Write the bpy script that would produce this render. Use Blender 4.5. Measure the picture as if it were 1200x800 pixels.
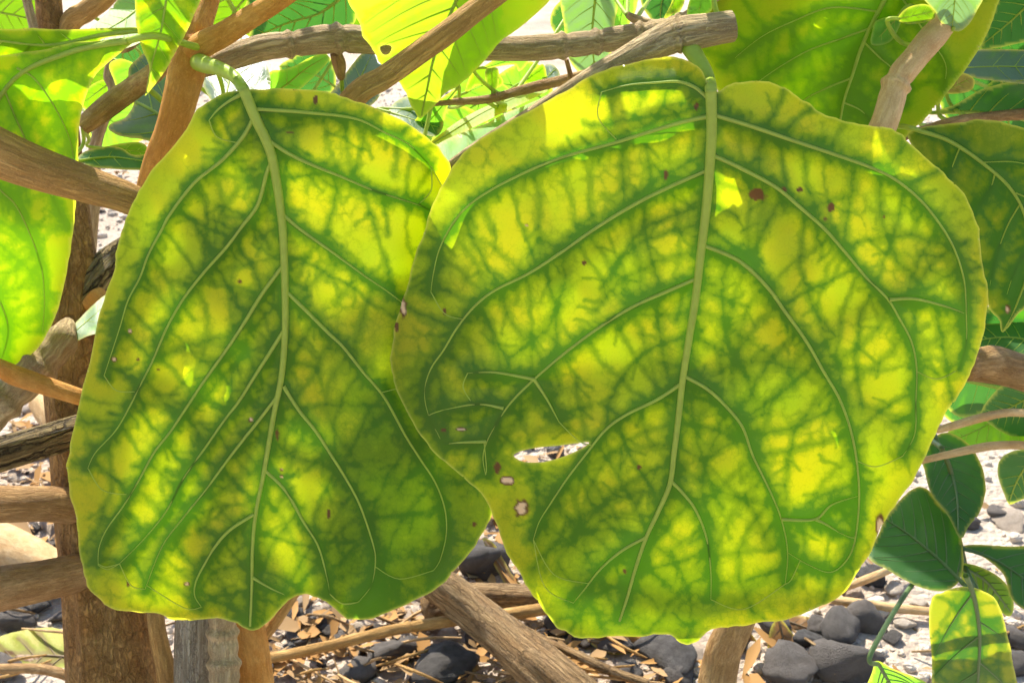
import bpy, math, random
import numpy as np
from mathutils import Vector, Matrix

random.seed(7); rng = np.random.default_rng(7)
for o in list(bpy.data.objects): bpy.data.objects.remove(o)
SC = bpy.context.scene
COL = SC.collection

# ------------------------------------------------------------------ camera
F = 1448.5                       # focal length in photo pixels (photo 1200 x 800)
CAM = np.array([0.0, 0.0, 0.80]); PITCH = math.radians(22)
FW = np.array([0, math.cos(PITCH), -math.sin(PITCH)])
UP = np.array([0, math.sin(PITCH), math.cos(PITCH)])
RT = np.array([1.0, 0, 0])
cd = bpy.data.cameras.new('camera'); cam = bpy.data.objects.new('camera', cd); COL.objects.link(cam)
cam.location = CAM; cam.rotation_euler = (math.pi/2 - PITCH, 0, 0)
cd.sensor_width = 36; cd.lens = 36*F/1200; cd.clip_start = 0.01; cd.clip_end = 500
cd.dof.use_dof = True; cd.dof.focus_distance = 0.52; cd.dof.aperture_fstop = 45
SC.camera = cam

# ------------------------------------------------------------------ sun, sky, exposure
SUN = np.array([-0.26, 0.58, 0.80]); SUN /= np.linalg.norm(SUN)   # towards the sun
el = math.asin(SUN[2]); az = math.atan2(SUN[0], SUN[1])
w = bpy.data.worlds.new('World'); SC.world = w; w.use_nodes = True
nt = w.node_tree; bg = nt.nodes['Background']
sk = nt.nodes.new('ShaderNodeTexSky'); sk.sky_type = 'NISHITA'; sk.sun_disc = False
sk.sun_elevation = el; sk.sun_rotation = az
nt.links.new(sk.outputs[0], bg.inputs[0]); bg.inputs[1].default_value = 0.12
sl = bpy.data.lights.new('sun', 'SUN'); so = bpy.data.objects.new('sun', sl); COL.objects.link(so)
sl.energy = 4.2; sl.angle = math.radians(0.53); sl.color = (1.0, 0.93, 0.81)
so.rotation_euler = Vector(-SUN).to_track_quat('-Z', 'Y').to_euler(); so.location = (0, 0, 5)
SC.view_settings.view_transform = 'Standard'; SC.view_settings.look = 'None'
SC.view_settings.exposure = 1.05; SC.view_settings.gamma = 1
SC.render.engine = 'CYCLES'
SC.cycles.max_bounces = 5; SC.cycles.diffuse_bounces = 4; SC.cycles.glossy_bounces = 2; SC.cycles.transmission_bounces = 4; SC.cycles.caustics_reflective = False; SC.cycles.caustics_refractive = False
SC.cycles.sample_clamp_indirect = 6
SC.cycles.use_denoising = True; SC.cycles.use_adaptive_sampling = True; SC.cycles.adaptive_threshold = 0.03

# ------------------------------------------------------------------ numeric helpers
def ray(x, y):
    x = np.asarray(x, float); y = np.asarray(y, float)
    return ((x-600)/F)[..., None]*RT + ((400-y)/F)[..., None]*UP + FW
def P(x, y, d): return CAM + np.asarray(d, float)[..., None]*ray(x, y)
def plane_depth(x, y, p0, n): return float(np.dot(n, p0-CAM))/(ray(x, y) @ n)
def G(x, y, z=0.0):
    r = ray(x, y); return CAM + r*((z-CAM[2])/r[..., 2])[..., None]

def catmull(pts, n=8, closed=False):
    p = np.asarray(pts, float); m = len(p)
    if m < 3 and not closed:
        t = np.linspace(0, 1, n+1)[:, None]; return p[0]*(1-t)+p[-1]*t
    out = []
    rngi = range(m) if closed else range(m-1)
    for i in rngi:
        if closed: a, b, c, d = p[(i-1) % m], p[i], p[(i+1) % m], p[(i+2) % m]
        else: a, b, c, d = p[max(i-1, 0)], p[i], p[i+1], p[min(i+2, m-1)]
        for k in range(n):
            t = k/n
            out.append(0.5*((2*b)+(c-a)*t+(2*a-5*b+4*c-d)*t*t+(3*b-a-3*c+d)*t**3))
    if not closed: out.append(p[-1])
    return np.array(out)

class Noise2:
    def __init__(s, seed): s.t = np.random.default_rng(seed).random((128, 128))
    def __call__(s, x, y):
        xi = np.floor(x).astype(int); yi = np.floor(y).astype(int); fx = x-xi; fy = y-yi
        fx = fx*fx*(3-2*fx); fy = fy*fy*(3-2*fy); t = s.t
        a = t[xi % 128, yi % 128]; b = t[(xi+1) % 128, yi % 128]; c = t[xi % 128, (yi+1) % 128]; d = t[(xi+1) % 128, (yi+1) % 128]
        return (a*(1-fx)+b*fx)*(1-fy)+(c*(1-fx)+d*fx)*fy - 0.5
    def fbm(s, x, y, o=3):
        v = 0; a = 1
        for k in range(o): v = v+a*s(x*2**k+17*k, y*2**k+5*k); a *= .5
        return v
NZ = Noise2(3); NZ2 = Noise2(11)

def seg_dist(pts, line):
    """distance of pts (N,2) to polyline (M,2); also nearest point"""
    best = np.full(len(pts), 1e9); near = np.zeros_like(pts)
    for a, b in zip(line[:-1], line[1:]):
        ab = b-a; L = ab@ab+1e-9
        t = np.clip(((pts-a)@ab)/L, 0, 1)
        q = a+t[:, None]*ab; d = np.hypot(*(pts-q).T)
        m = d < best; best[m] = d[m]; near[m] = q[m]
    return best, near
def inside(pts, loop):
    x, y = pts.T; c = np.zeros(len(pts), bool)
    for (x0, y0), (x1, y1) in zip(loop, np.roll(loop, -1, 0)):
        m = (y0 > y) != (y1 > y)
        if y1 != y0: c ^= m & (x < (x1-x0)*(y-y0)/(y1-y0)+x0)
    return c

def inside_grid(gx, gy, loop):
    res = np.zeros((len(gx), len(gy)), bool); a = loop; c = np.roll(loop, -1, 0)
    for j, y in enumerate(gy):
        m = (a[:, 1] > y) != (c[:, 1] > y)
        xs = np.sort((c[m, 0]-a[m, 0])*(y-a[m, 1])/(c[m, 1]-a[m, 1])+a[m, 0])
        res[:, j] = np.searchsorted(xs, gx) % 2 == 1
    return res.ravel()
def grid_dist(gx, gy, loop, lim):
    # distance of grid points to a closed loop, exact within lim, plus nearest points
    D = np.full((len(gx), len(gy)), 1e9); NR = np.zeros((len(gx), len(gy), 2)); lp = np.vstack([loop, loop[:1]])
    for a, b in zip(lp[:-1], lp[1:]):
        i0, i1 = np.searchsorted(gx, [min(a[0], b[0])-lim, max(a[0], b[0])+lim]); j0, j1 = np.searchsorted(gy, [min(a[1], b[1])-lim, max(a[1], b[1])+lim])
        if i0 >= i1 or j0 >= j1: continue
        X, Y = np.meshgrid(gx[i0:i1], gy[j0:j1], indexing='ij'); ab = b-a; Ls = ab@ab+1e-9
        t = np.clip(((X-a[0])*ab[0]+(Y-a[1])*ab[1])/Ls, 0, 1); qx = a[0]+t*ab[0]; qy = a[1]+t*ab[1]; d = np.hypot(X-qx, Y-qy)
        sub = D[i0:i1, j0:j1]; m = d < sub; sub[m] = d[m]; ns = NR[i0:i1, j0:j1]; ns[m] = np.stack([qx[m], qy[m]], -1)
    return D.ravel(), NR.reshape(-1, 2)

# ------------------------------------------------------------------ object helpers
def mesh_obj(name, verts, faces, mat, parent=None, smooth=True, attrs=None):
    me = bpy.data.meshes.new(name)
    v = np.asarray(verts, np.float32)
    me.from_pydata([], [], []) if False else None
    if isinstance(faces, np.ndarray):
        nf, k = faces.shape
        me.vertices.add(len(v)); me.vertices.foreach_set('co', v.ravel())
        me.loops.add(nf*k); me.loops.foreach_set('vertex_index', faces.astype(np.int32).ravel())
        me.polygons.add(nf); me.polygons.foreach_set('loop_start', (np.arange(nf)*k).astype(np.int32))
        me.update(calc_edges=True); me.validate()
    else:
        me.from_pydata([tuple(map(float, q)) for q in v], [], faces)
    if attrs:
        for an, av in attrs.items():
            av = np.asarray(av, np.float32)
            if av.ndim == 1:
                at = me.attributes.new(an, 'FLOAT', 'POINT'); at.data.foreach_set('value', av)
            else:
                at = me.attributes.new(an, 'FLOAT_VECTOR', 'POINT'); at.data.foreach_set('vector', av.ravel())
    if smooth: me.polygons.foreach_set('use_smooth', np.ones(len(me.polygons), bool))
    me.update()
    o = bpy.data.objects.new(name, me); COL.objects.link(o)
    if mat: me.materials.append(mat)
    if parent: put(o, parent)
    return o
def put(o, parent):
    o.parent = parent
    # parts are built in world coordinates: undo the parents' placement
    m = Matrix.Identity(4); q = parent; chain = []
    while q: chain.append(q); q = q.parent
    for q in reversed(chain): m = m @ q.matrix_parent_inverse @ q.matrix_basis
    o.matrix_parent_inverse = m.inverted()
def tag(o, label, cat=None, group=None, kind=None):
    if label: o['label'] = label
    if cat: o['category'] = cat
    if group: o['group'] = group
    if kind: o['kind'] = kind
    return o
def empty(name, loc):
    o = bpy.data.objects.new(name, None); COL.objects.link(o); o.location = loc; o.empty_display_size = .05
    return o

# ------------------------------------------------------------------ materials
def newmat(name):
    m = bpy.data.materials.new(name); m.use_nodes = True; t = m.node_tree; t.nodes.clear()
    return m, t
class NB:
    def __init__(s, t, dim='3D'): s.t = t; s.dim = dim
    def n(s, typ, **kw):
        nd = s.t.nodes.new(typ)
        for k, v in kw.items():
            if k.startswith('i_'):
                k = k[2:]; k = int(k) if k.isdigit() else k
                if isinstance(v, bpy.types.NodeSocket): s.t.links.new(v, nd.inputs[k])
                else: nd.inputs[k].default_value = v
            else: setattr(nd, k, v)
        return nd
    def math(s, op, a, b=0.0, clamp=False):
        nd = s.n('ShaderNodeMath', operation=op, use_clamp=clamp)
        for i, v in enumerate((a, b)):
            if isinstance(v, bpy.types.NodeSocket): s.t.links.new(v, nd.inputs[i])
            else: nd.inputs[i].default_value = v
        return nd.outputs[0]
    def mix(s, f, a, b):
        nd = s.n('ShaderNodeMix', data_type='RGBA')
        for i, v in ((0, f), (6, a), (7, b)):
            if isinstance(v, bpy.types.NodeSocket): s.t.links.new(v, nd.inputs[i])
            else: nd.inputs[i].default_value = v if i == 0 or len(v) == 4 else (*v, 1)
        return nd.outputs[2]
    def ramp(s, v, lo, hi):
        nd = s.n('ShaderNodeMapRange', interpolation_type='SMOOTHSTEP'); s.t.links.new(v, nd.inputs[0])
        nd.inputs[1].default_value = lo; nd.inputs[2].default_value = hi
        return nd.outputs[0]
    def attr(s, name, vec=False):
        nd = s.n('ShaderNodeAttribute', attribute_name=name)
        return nd.outputs['Vector' if vec else 'Fac']
    def noise(s, v, scale, detail=3, rough=.55, dist=0.0):
        nd = s.n('ShaderNodeTexNoise', noise_dimensions=s.dim); s.t.links.new(v, nd.inputs['Vector'])
        nd.inputs['Scale'].default_value = scale; nd.inputs['Detail'].default_value = detail
        nd.inputs['Roughness'].default_value = rough; nd.inputs['Distortion'].default_value = dist
        return nd.outputs[0]
    def voro(s, v, scale, feature='DISTANCE_TO_EDGE'):
        nd = s.n('ShaderNodeTexVoronoi', feature=feature, voronoi_dimensions=s.dim); s.t.links.new(v, nd.inputs['Vector'])
        nd.inputs['Scale'].default_value = scale
        return nd.outputs[0]

def leaf_mat(name, yT, gT, yR, gR, gloss=.35, rough=.42, lo=.02, hi=.92, wob=.42, spec_tint=(1, 1, 1)):
    m, t = newmat(name); b = NB(t, '2D')
    uv = b.attr('tc', True); g = b.attr('green')
    n1 = b.noise(uv, 300, 4, .72, .5); n2 = b.noise(uv, 42, 2); n3 = b.noise(uv, 1500, 2)
    ve = b.voro(uv, 420)
    nw = b.n('ShaderNodeVectorMath', operation='MULTIPLY_ADD'); nz_ = b.n('ShaderNodeTexNoise', noise_dimensions='2D'); t.links.new(uv, nz_.inputs['Vector']); nz_.inputs['Scale'].default_value = 260; t.links.new(nz_.outputs['Color'], nw.inputs[0]); nw.inputs[1].default_value = (.003, .003, 0); t.links.new(uv, nw.inputs[2])
    v2 = b.ramp(b.voro(nw.outputs[0], 135), 0.0, .22)
    vs = b.ramp(ve, 0.0, .13)                                   # fine net veins: 0 on the line
    gg = b.math('ADD', g, b.math('MULTIPLY', b.math('SUBTRACT', n1, .5), wob))
    gg = b.math('ADD', gg, b.math('MULTIPLY', b.math('SUBTRACT', 1.0, vs), .07))
    gg = b.math('ADD', gg, b.math('MULTIPLY', b.math('SUBTRACT', 1.0, v2), .05))
    gg = b.math('DIVIDE', b.math('SUBTRACT', gg, lo), hi-lo, True)
    var = b.ramp(n2, .3, .7)
    yT2 = b.mix(var, yT, tuple(c*f for c, f in zip(yT, (.82, 1.02, .8))))
    yR2 = b.mix(var, yR, tuple(c*f for c, f in zip(yR, (.82, 1.0, .9))))
    mT = tuple((.38*y_+.62*g_)*f for y_, g_, f in zip(yT, gT, (.9, 1.04, .5))); mR = tuple((.4*y_+.6*g_)*f for y_, g_, f in zip(yR, gR, (.85, 1.1, .6)))
    ga = b.ramp(gg, 0.0, .52); gb = b.ramp(gg, .48, 1.0)
    T = b.mix(gb, b.mix(ga, yT2, mT), gT); R = b.mix(gb, b.mix(ga, yR2, mR), gR)
    sp = b.math('MULTIPLY', b.ramp(n3, .60, .75), .25)
    T = b.mix(sp, T, gT)
    br = b.attr('brown'); pa = b.attr('pale'); mg = b.attr('margin')
    T = b.mix(b.math('MULTIPLY', mg, .6), T, (.55, .50, .05)); R = b.mix(b.math('MULTIPLY', mg, .5), R, (.30, .30, .10))
    T = b.mix(br, T, (.05, .014, .002)); R = b.mix(br, R, (.095, .048, .014))
    T = b.mix(pa, T, (.30, .20, .12)); R = b.mix(pa, R, (.50, .36, .26))
    bh = b.math('ADD', b.math('MULTIPLY', vs, -.5), b.math('MULTIPLY', n1, .5))
    bp = b.n('ShaderNodeBump', i_Strength=.16, i_Distance=.0006); t.links.new(bh, bp.inputs['Height'])
    d = b.n('ShaderNodeBsdfDiffuse'); t.links.new(R, d.inputs[0]); t.links.new(bp.outputs[0], d.inputs['Normal'])
    tr = b.n('ShaderNodeBsdfTranslucent'); t.links.new(T, tr.inputs[0])
    ad = b.n('ShaderNodeAddShader'); t.links.new(d.outputs[0], ad.inputs[0]); t.links.new(tr.outputs[0], ad.inputs[1])
    gl = b.n('ShaderNodeBsdfGlossy', i_Roughness=rough); gl.inputs[0].default_value = (*spec_tint, 1); t.links.new(bp.outputs[0], gl.inputs['Normal'])
    ge = b.n('ShaderNodeNewGeometry'); dt = b.n('ShaderNodeVectorMath', operation='DOT_PRODUCT'); t.links.new(ge.outputs['Incoming'], dt.inputs[0]); t.links.new(bp.outputs[0], dt.inputs[1])
    sch = b.math('POWER', b.math('SUBTRACT', 1.0, b.math('ABSOLUTE', dt.outputs['Value']), True), 5.0)
    fac = b.math('MULTIPLY', b.math('ADD', b.math('MULTIPLY', sch, .40), .028), gloss, True)
    mx = b.n('ShaderNodeMixShader'); t.links.new(fac, mx.inputs[0]); t.links.new(ad.outputs[0], mx.inputs[1]); t.links.new(gl.outputs[0], mx.inputs[2])
    o = b.n('ShaderNodeOutputMaterial'); t.links.new(mx.outputs[0], o.inputs[0])
    return m

LM = dict(
    chlor=leaf_mat('leaf_chlorotic', (.49, .465, .002), (.050, .15, .001), (.11, .105, .003), (.026, .054, .002), gloss=.75, rough=.5, lo=.08, hi=.90, wob=.36),
    dim=leaf_mat('leaf_chlorotic_shaded', (.24, .23, .004), (.025, .10, .003), (.15, .145, .012), (.03, .075, .012), gloss=.7, rough=.42, lo=.05, hi=.9, wob=.4),  # darker copy of the chlorotic leaf, shade put into its colour
    sunny=leaf_mat('leaf_sunny', (.52, .55, .02), (.30, .46, .012), (.20, .22, .02), (.12, .18, .02), gloss=.5, lo=.1, hi=.95),  # brighter, yellower leaf: the sunlit look is put into its colour
    lime=leaf_mat('leaf_lime', (.50, .54, .005), (.16, .36, .004), (.11, .13, .008), (.05, .09, .008), gloss=.4, lo=.10, hi=.85, wob=.6),
    thin=leaf_mat('leaf_backing', (.68, .68, .05), (.62, .66, .04), (.18, .20, .03), (.10, .15, .03), gloss=.5, lo=.15, hi=.95, wob=.5),  # extra translucent, so the added backing leaves pass more sun
    olive=leaf_mat('leaf_olive', (.34, .37, .004), (.11, .23, .003), (.13, .14, .006), (.05, .085, .006), gloss=.6, lo=.0, hi=.8),
    bright=leaf_mat('leaf_fresh', (.34, .55, .02), (.16, .42, .015), (.12, .22, .03), (.07, .16, .03), gloss=.6, lo=.0, hi=.9),
    dark=leaf_mat('leaf_dark', (.10, .25, .02), (.03, .12, .012), (.05, .11, .03), (.028, .075, .025), gloss=.7, rough=.38, lo=-.2, hi=.6),
    blue=leaf_mat('leaf_sky_sheen', (.06, .13, .03), (.04, .10, .03), (.11, .15, .12), (.08, .12, .10), gloss=1.0, rough=.34, lo=-.2, hi=.7),  # grey-blue of the reflected sky is put into the diffuse colour
    pale=leaf_mat('leaf_pale', (.15, .24, .06), (.10, .19, .05), (.24, .31, .22), (.17, .25, .16), gloss=.7, rough=.45),
    dead=leaf_mat('leaf_dead', (.20, .12, .04), (.12, .06, .02), (.36, .26, .15), (.22, .13, .06), gloss=.3, rough=.5, lo=.0, hi=.9),
    deadyel=leaf_mat('leaf_dead_yellow', (.35, .27, .05), (.14, .11, .02), (.46, .40, .14), (.20, .17, .05), gloss=.3, rough=.5),
)
def vein_mat(name, c, tr):
    m, t = newmat(name); b = NB(t)
    tc = b.n('ShaderNodeTexCoord'); n = b.noise(tc.outputs['Object'], 260, 2)
    col = b.mix(n, tuple(x*.75 for x in c), tuple(x*1.2 for x in c))
    p = b.n('ShaderNodeBsdfPrincipled', i_Roughness=.45); t.links.new(col, p.inputs['Base Color'])
    tl = b.n('ShaderNodeBsdfTranslucent'); tl.inputs[0].default_value = (*tr, 1)
    ad = b.n('ShaderNodeMixShader', i_0=.35); t.links.new(p.outputs[0], ad.inputs[1]); t.links.new(tl.outputs[0], ad.inputs[2])
    o = b.n('ShaderNodeOutputMaterial'); t.links.new(ad.outputs[0], o.inputs[0])
    return m
VM = vein_mat('vein_green', (.44, .57, .08), (.58, .70, .06))
VD = vein_mat('vein_pale', (.17, .27, .10), (.15, .26, .06))

def bark_mat(name, c1, c2, c3, fis=1.0, sc=1.0, bump=1.0, stretch=.10, crack=.5):
    m, t = newmat(name); b = NB(t)
    tc = b.attr('tc', True)
    mp = b.n('ShaderNodeMapping'); t.links.new(tc, mp.inputs[0]); mp.inputs['Scale'].default_value = (1, 1, stretch)
    mp2 = b.n('ShaderNodeMapping'); t.links.new(tc, mp2.inputs[0]); mp2.inputs['Scale'].default_value = (1, 1, min(1, stretch*4))
    nv = b.n('ShaderNodeTexNoise'); t.links.new(tc, nv.inputs['Vector']); nv.inputs['Scale'].default_value = 160*sc; nv.inputs['Detail'].default_value = 3
    wv = b.n('ShaderNodeVectorMath', operation='MULTIPLY_ADD'); t.links.new(nv.outputs['Color'], wv.inputs[0]); wv.inputs[1].default_value = (.0045, .0045, .0045); t.links.new(mp.outputs[0], wv.inputs[2])
    f1 = b.noise(mp.outputs[0], 520*sc, 5, .7, .6); f2 = b.noise(mp2.outputs[0], 70*sc, 5, .7); f3 = b.noise(tc, 1100*sc, 4, .7); f4 = b.noise(tc, 28*sc, 3, .6)
    vc = b.voro(wv.outputs[0], 190*sc); ck = b.ramp(vc, .0, .10)
    cr = b.ramp(f1, .38, .60)
    col = b.mix(b.ramp(f2, .36, .64), c1, c2)
    col = b.mix(b.math('MULTIPLY', b.ramp(f4, .45, .7), .45), col, tuple(x*.55 for x in c1))
    col = b.mix(b.math('MULTIPLY', b.math('SUBTRACT', 1.0, cr), .6*fis, True), col, c3)
    col = b.mix(b.math('MULTIPLY', b.math('SUBTRACT', 1.0, ck), crack, True), col, tuple(x*.45 for x in c3))
    col = b.mix(b.math('MULTIPLY', b.ramp(f3, .52, .75), .4), col, tuple(min(1, x*1.6) for x in c2))
    h = b.math('ADD', b.math('MULTIPLY', cr, .6*fis), b.math('ADD', b.math('MULTIPLY', f2, .8), b.math('MULTIPLY', f3, .5)))
    h = b.math('ADD', h, b.math('MULTIPLY', ck, crack*1.2))
    bp = b.n('ShaderNodeBump', i_Strength=.9*bump, i_Distance=.0018); t.links.new(h, bp.inputs['Height'])
    p = b.n('ShaderNodeBsdfPrincipled', i_Roughness=.75); p.inputs['Specular IOR Level'].default_value = .3
    t.links.new(col, p.inputs['Base Color']); t.links.new(bp.outputs[0], p.inputs['Normal'])
    o = b.n('ShaderNodeOutputMaterial'); t.links.new(p.outputs[0], o.inputs[0])
    return m
BM = dict(
    trunk=bark_mat('bark_trunk', (.44, .215, .055), (.60, .34, .11), (.19, .088, .022), .8, .8, 1.3, .45, .3),
    orange=bark_mat('bark_orange', (.60, .25, .045), (.70, .36, .09), (.36, .13, .02), .6, 1.0, .6, .22, .12),
    tan=bark_mat('bark_tan', (.58, .32, .095), (.70, .43, .15), (.33, .16, .042), .9, 1.0, .9, .08, .18),
    grey=bark_mat('bark_grey', (.60, .42, .21), (.74, .56, .32), (.30, .18, .075), .9, 1.1, 1.0, .10, .15),
    fissure=bark_mat('bark_fissured', (.42, .30, .12), (.56, .42, .20), (.15, .095, .035), 1.1, .8, 1.6, .06, .9),
    pale=bark_mat('bark_pale', (.62, .38, .16), (.72, .50, .25), (.42, .20, .07), .6, 1.1, .5, .2, .0),
    brown=bark_mat('bark_brown', (.42, .235, .085), (.56, .35, .15), (.20, .10, .034), .8, 1.2, .8, .2, .15),
    stem=bark_mat('bark_stem', (.40, .33, .22), (.58, .50, .37), (.20, .13, .07), .9, 1.2, 1.0, .04, .4),
    driftwood=bark_mat('dry_wood', (.40, .235, .095), (.54, .36, .17), (.18, .10, .036), 1.0, .8, 1.2),
)

# ------------------------------------------------------------------ tube builder
def tube_world(name, pts, rad, mat, parent, sides=18, rough=.0, nodes=(), flat=1.0, seed=0, cap=True, wob=0.0, node_h=.16):
    pts = np.asarray(pts, float); rad = np.asarray(rad, float); n = len(pts)
    tan = np.gradient(pts, axis=0); tan /= np.linalg.norm(tan, axis=1)[:, None]+1e-12
    u = np.cross(tan[0], [0.13, -1, .21]); u /= np.linalg.norm(u)
    U = []
    for i in range(n):
        u = u-tan[i]*np.dot(u, tan[i]); u /= np.linalg.norm(u); U.append(u.copy())
    U = np.array(U); V = np.cross(tan, U)
    L = np.concatenate([[0], np.cumsum(np.linalg.norm(np.diff(pts, axis=0), axis=1))])
    th = np.arange(sides)*2*np.pi/sides
    c, s = np.cos(th), np.sin(th)
    r = np.repeat(rad[:, None], sides, 1)
    if rough:
        sx = th[None]/(2*np.pi)*16; k = seed*7.3
        e = NZ.fbm(np.cos(th)[None]*2.2+k+0*L[:, None], np.sin(th)[None]*2.2+L[:, None]/(rad.mean()*5)+k, 3)
        e2 = NZ2.fbm(np.cos(th)[None]*7+k+0*L[:, None], np.sin(th)[None]*7+L[:, None]/(rad.mean()*9), 2)
        r = r*(1+rough*e+rough*.55*e2)
    for tnode in nodes:
        x = (L-tnode*L[-1])/(rad.mean()*.26)
        r = r*(1+node_h*np.exp(-x**2)-.12*np.exp(-(x-1.7)**2)-.05*np.exp(-(x+1.9)**2))[:, None]
    if wob:
        pts = pts+U*(NZ(L/(rad.mean()*9)+seed, 0*L+seed)*rad*wob)[:, None]+V*(NZ2(L/(rad.mean()*9)+seed, 0*L+seed)*rad*wob)[:, None]
    v = pts[:, None]+r[..., None]*(c[None, :, None]*U[:, None]+flat*s[None, :, None]*V[:, None])
    tc = np.stack([r*c[None], r*s[None], np.repeat(L[:, None], sides, 1)], -1)+seed*.37
    v = v.reshape(-1, 3); tc = tc.reshape(-1, 3)
    i, j = np.meshgrid(np.arange(n-1), np.arange(sides), indexing='ij'); i = i.ravel(); j = j.ravel(); j2 = (j+1) % sides
    f = np.stack([i*sides+j, i*sides+j2, (i+1)*sides+j2, (i+1)*sides+j], 1)
    if cap:
        k = len(v); v = np.vstack([v, pts[:1]-tan[:1]*rad[0]*.15, pts[-1:]+tan[-1:]*rad[-1]*.15]); tc = np.vstack([tc, tc[:1], tc[-1:]])
        jj = np.arange(sides); j3 = (jj+1) % sides
        f = np.vstack([f, np.stack([j3, jj, np.full(sides, k), np.full(sides, k)], 1), np.stack([(n-1)*sides+jj, (n-1)*sides+j3, np.full(sides, k+1), np.full(sides, k+1)], 1)])
        quads = f[:-2*sides]; tris = f[-2*sides:, :3]
        faces = [tuple(map(int, q)) for q in quads]+[tuple(map(int, q)) for q in tris]
        return mesh_obj(name, v, faces, mat, parent, attrs={'tc': tc})
    return mesh_obj(name, v, f, mat, parent, attrs={'tc': tc})

BR_PTS = []
def branch(name, pts, mat, parent, step=6, sides=22, rough=.16, nodes=(), seed=None, wob=.25, node_h=.16, label=None):
    """pts: (px, py, depth, radius in photo pixels)"""
    a = catmull(np.array(pts, float), step)
    w3 = P(a[:, 0], a[:, 1], a[:, 2]); r = a[:, 3]*a[:, 2]/F
    # resample finely along the length
    L = np.concatenate([[0], np.cumsum(np.linalg.norm(np.diff(w3, axis=0), axis=1))])
    m = int(np.clip(L[-1]/(r.mean()*(.10 if nodes else .22)), 24, 460)); t = np.linspace(0, L[-1], m)
    w3 = np.stack([np.interp(t, L, w3[:, k]) for k in range(3)], 1); r = np.interp(t, L, r)
    seed = seed if seed is not None else len(bpy.data.objects) % 97
    BR_PTS.append((parent, w3))
    o = tube_world(name, w3, r, BM[mat] if isinstance(mat, str) else mat, parent, sides, rough, nodes, seed=seed, wob=wob, node_h=node_h)
    if label: o['label'] = label
    return o

# ------------------------------------------------------------------ leaf builder
def auto_secondaries(out, mid, n=7, ang=52, rndk=0):
    r = random.Random(rndk); res = []; out = out[::3]
    m = catmull(mid, 10); L = np.concatenate([[0], np.cumsum(np.hypot(*np.diff(m, axis=0).T))])
    for k in range(n):
        for side in (-1, 1):
            t = (k+.35+.25*side*.5+r.uniform(-.12, .12))/n*.92+.03
            i = int(np.searchsorted(L, t*L[-1])); i = min(max(i, 1), len(m)-2)
            d = m[i+1]-m[i-1]; d /= np.hypot(*d)+1e-9
            a0 = math.radians(ang+r.uniform(-6, 6))*side; p = m[i].copy(); line = [p.copy()]
            st = L[-1]/26
            for s in range(40):
                a = a0*(1-.026*s); q = np.array([d[0]*math.cos(a)-d[1]*math.sin(a), d[0]*math.sin(a)+d[1]*math.cos(a)])
                p = p+q*st
                if not inside(p[None]+q*st*.5, out)[0]: break
                line.append(p.copy())
            if len(line) > 2: res.append(np.array(line))
    return res

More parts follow.
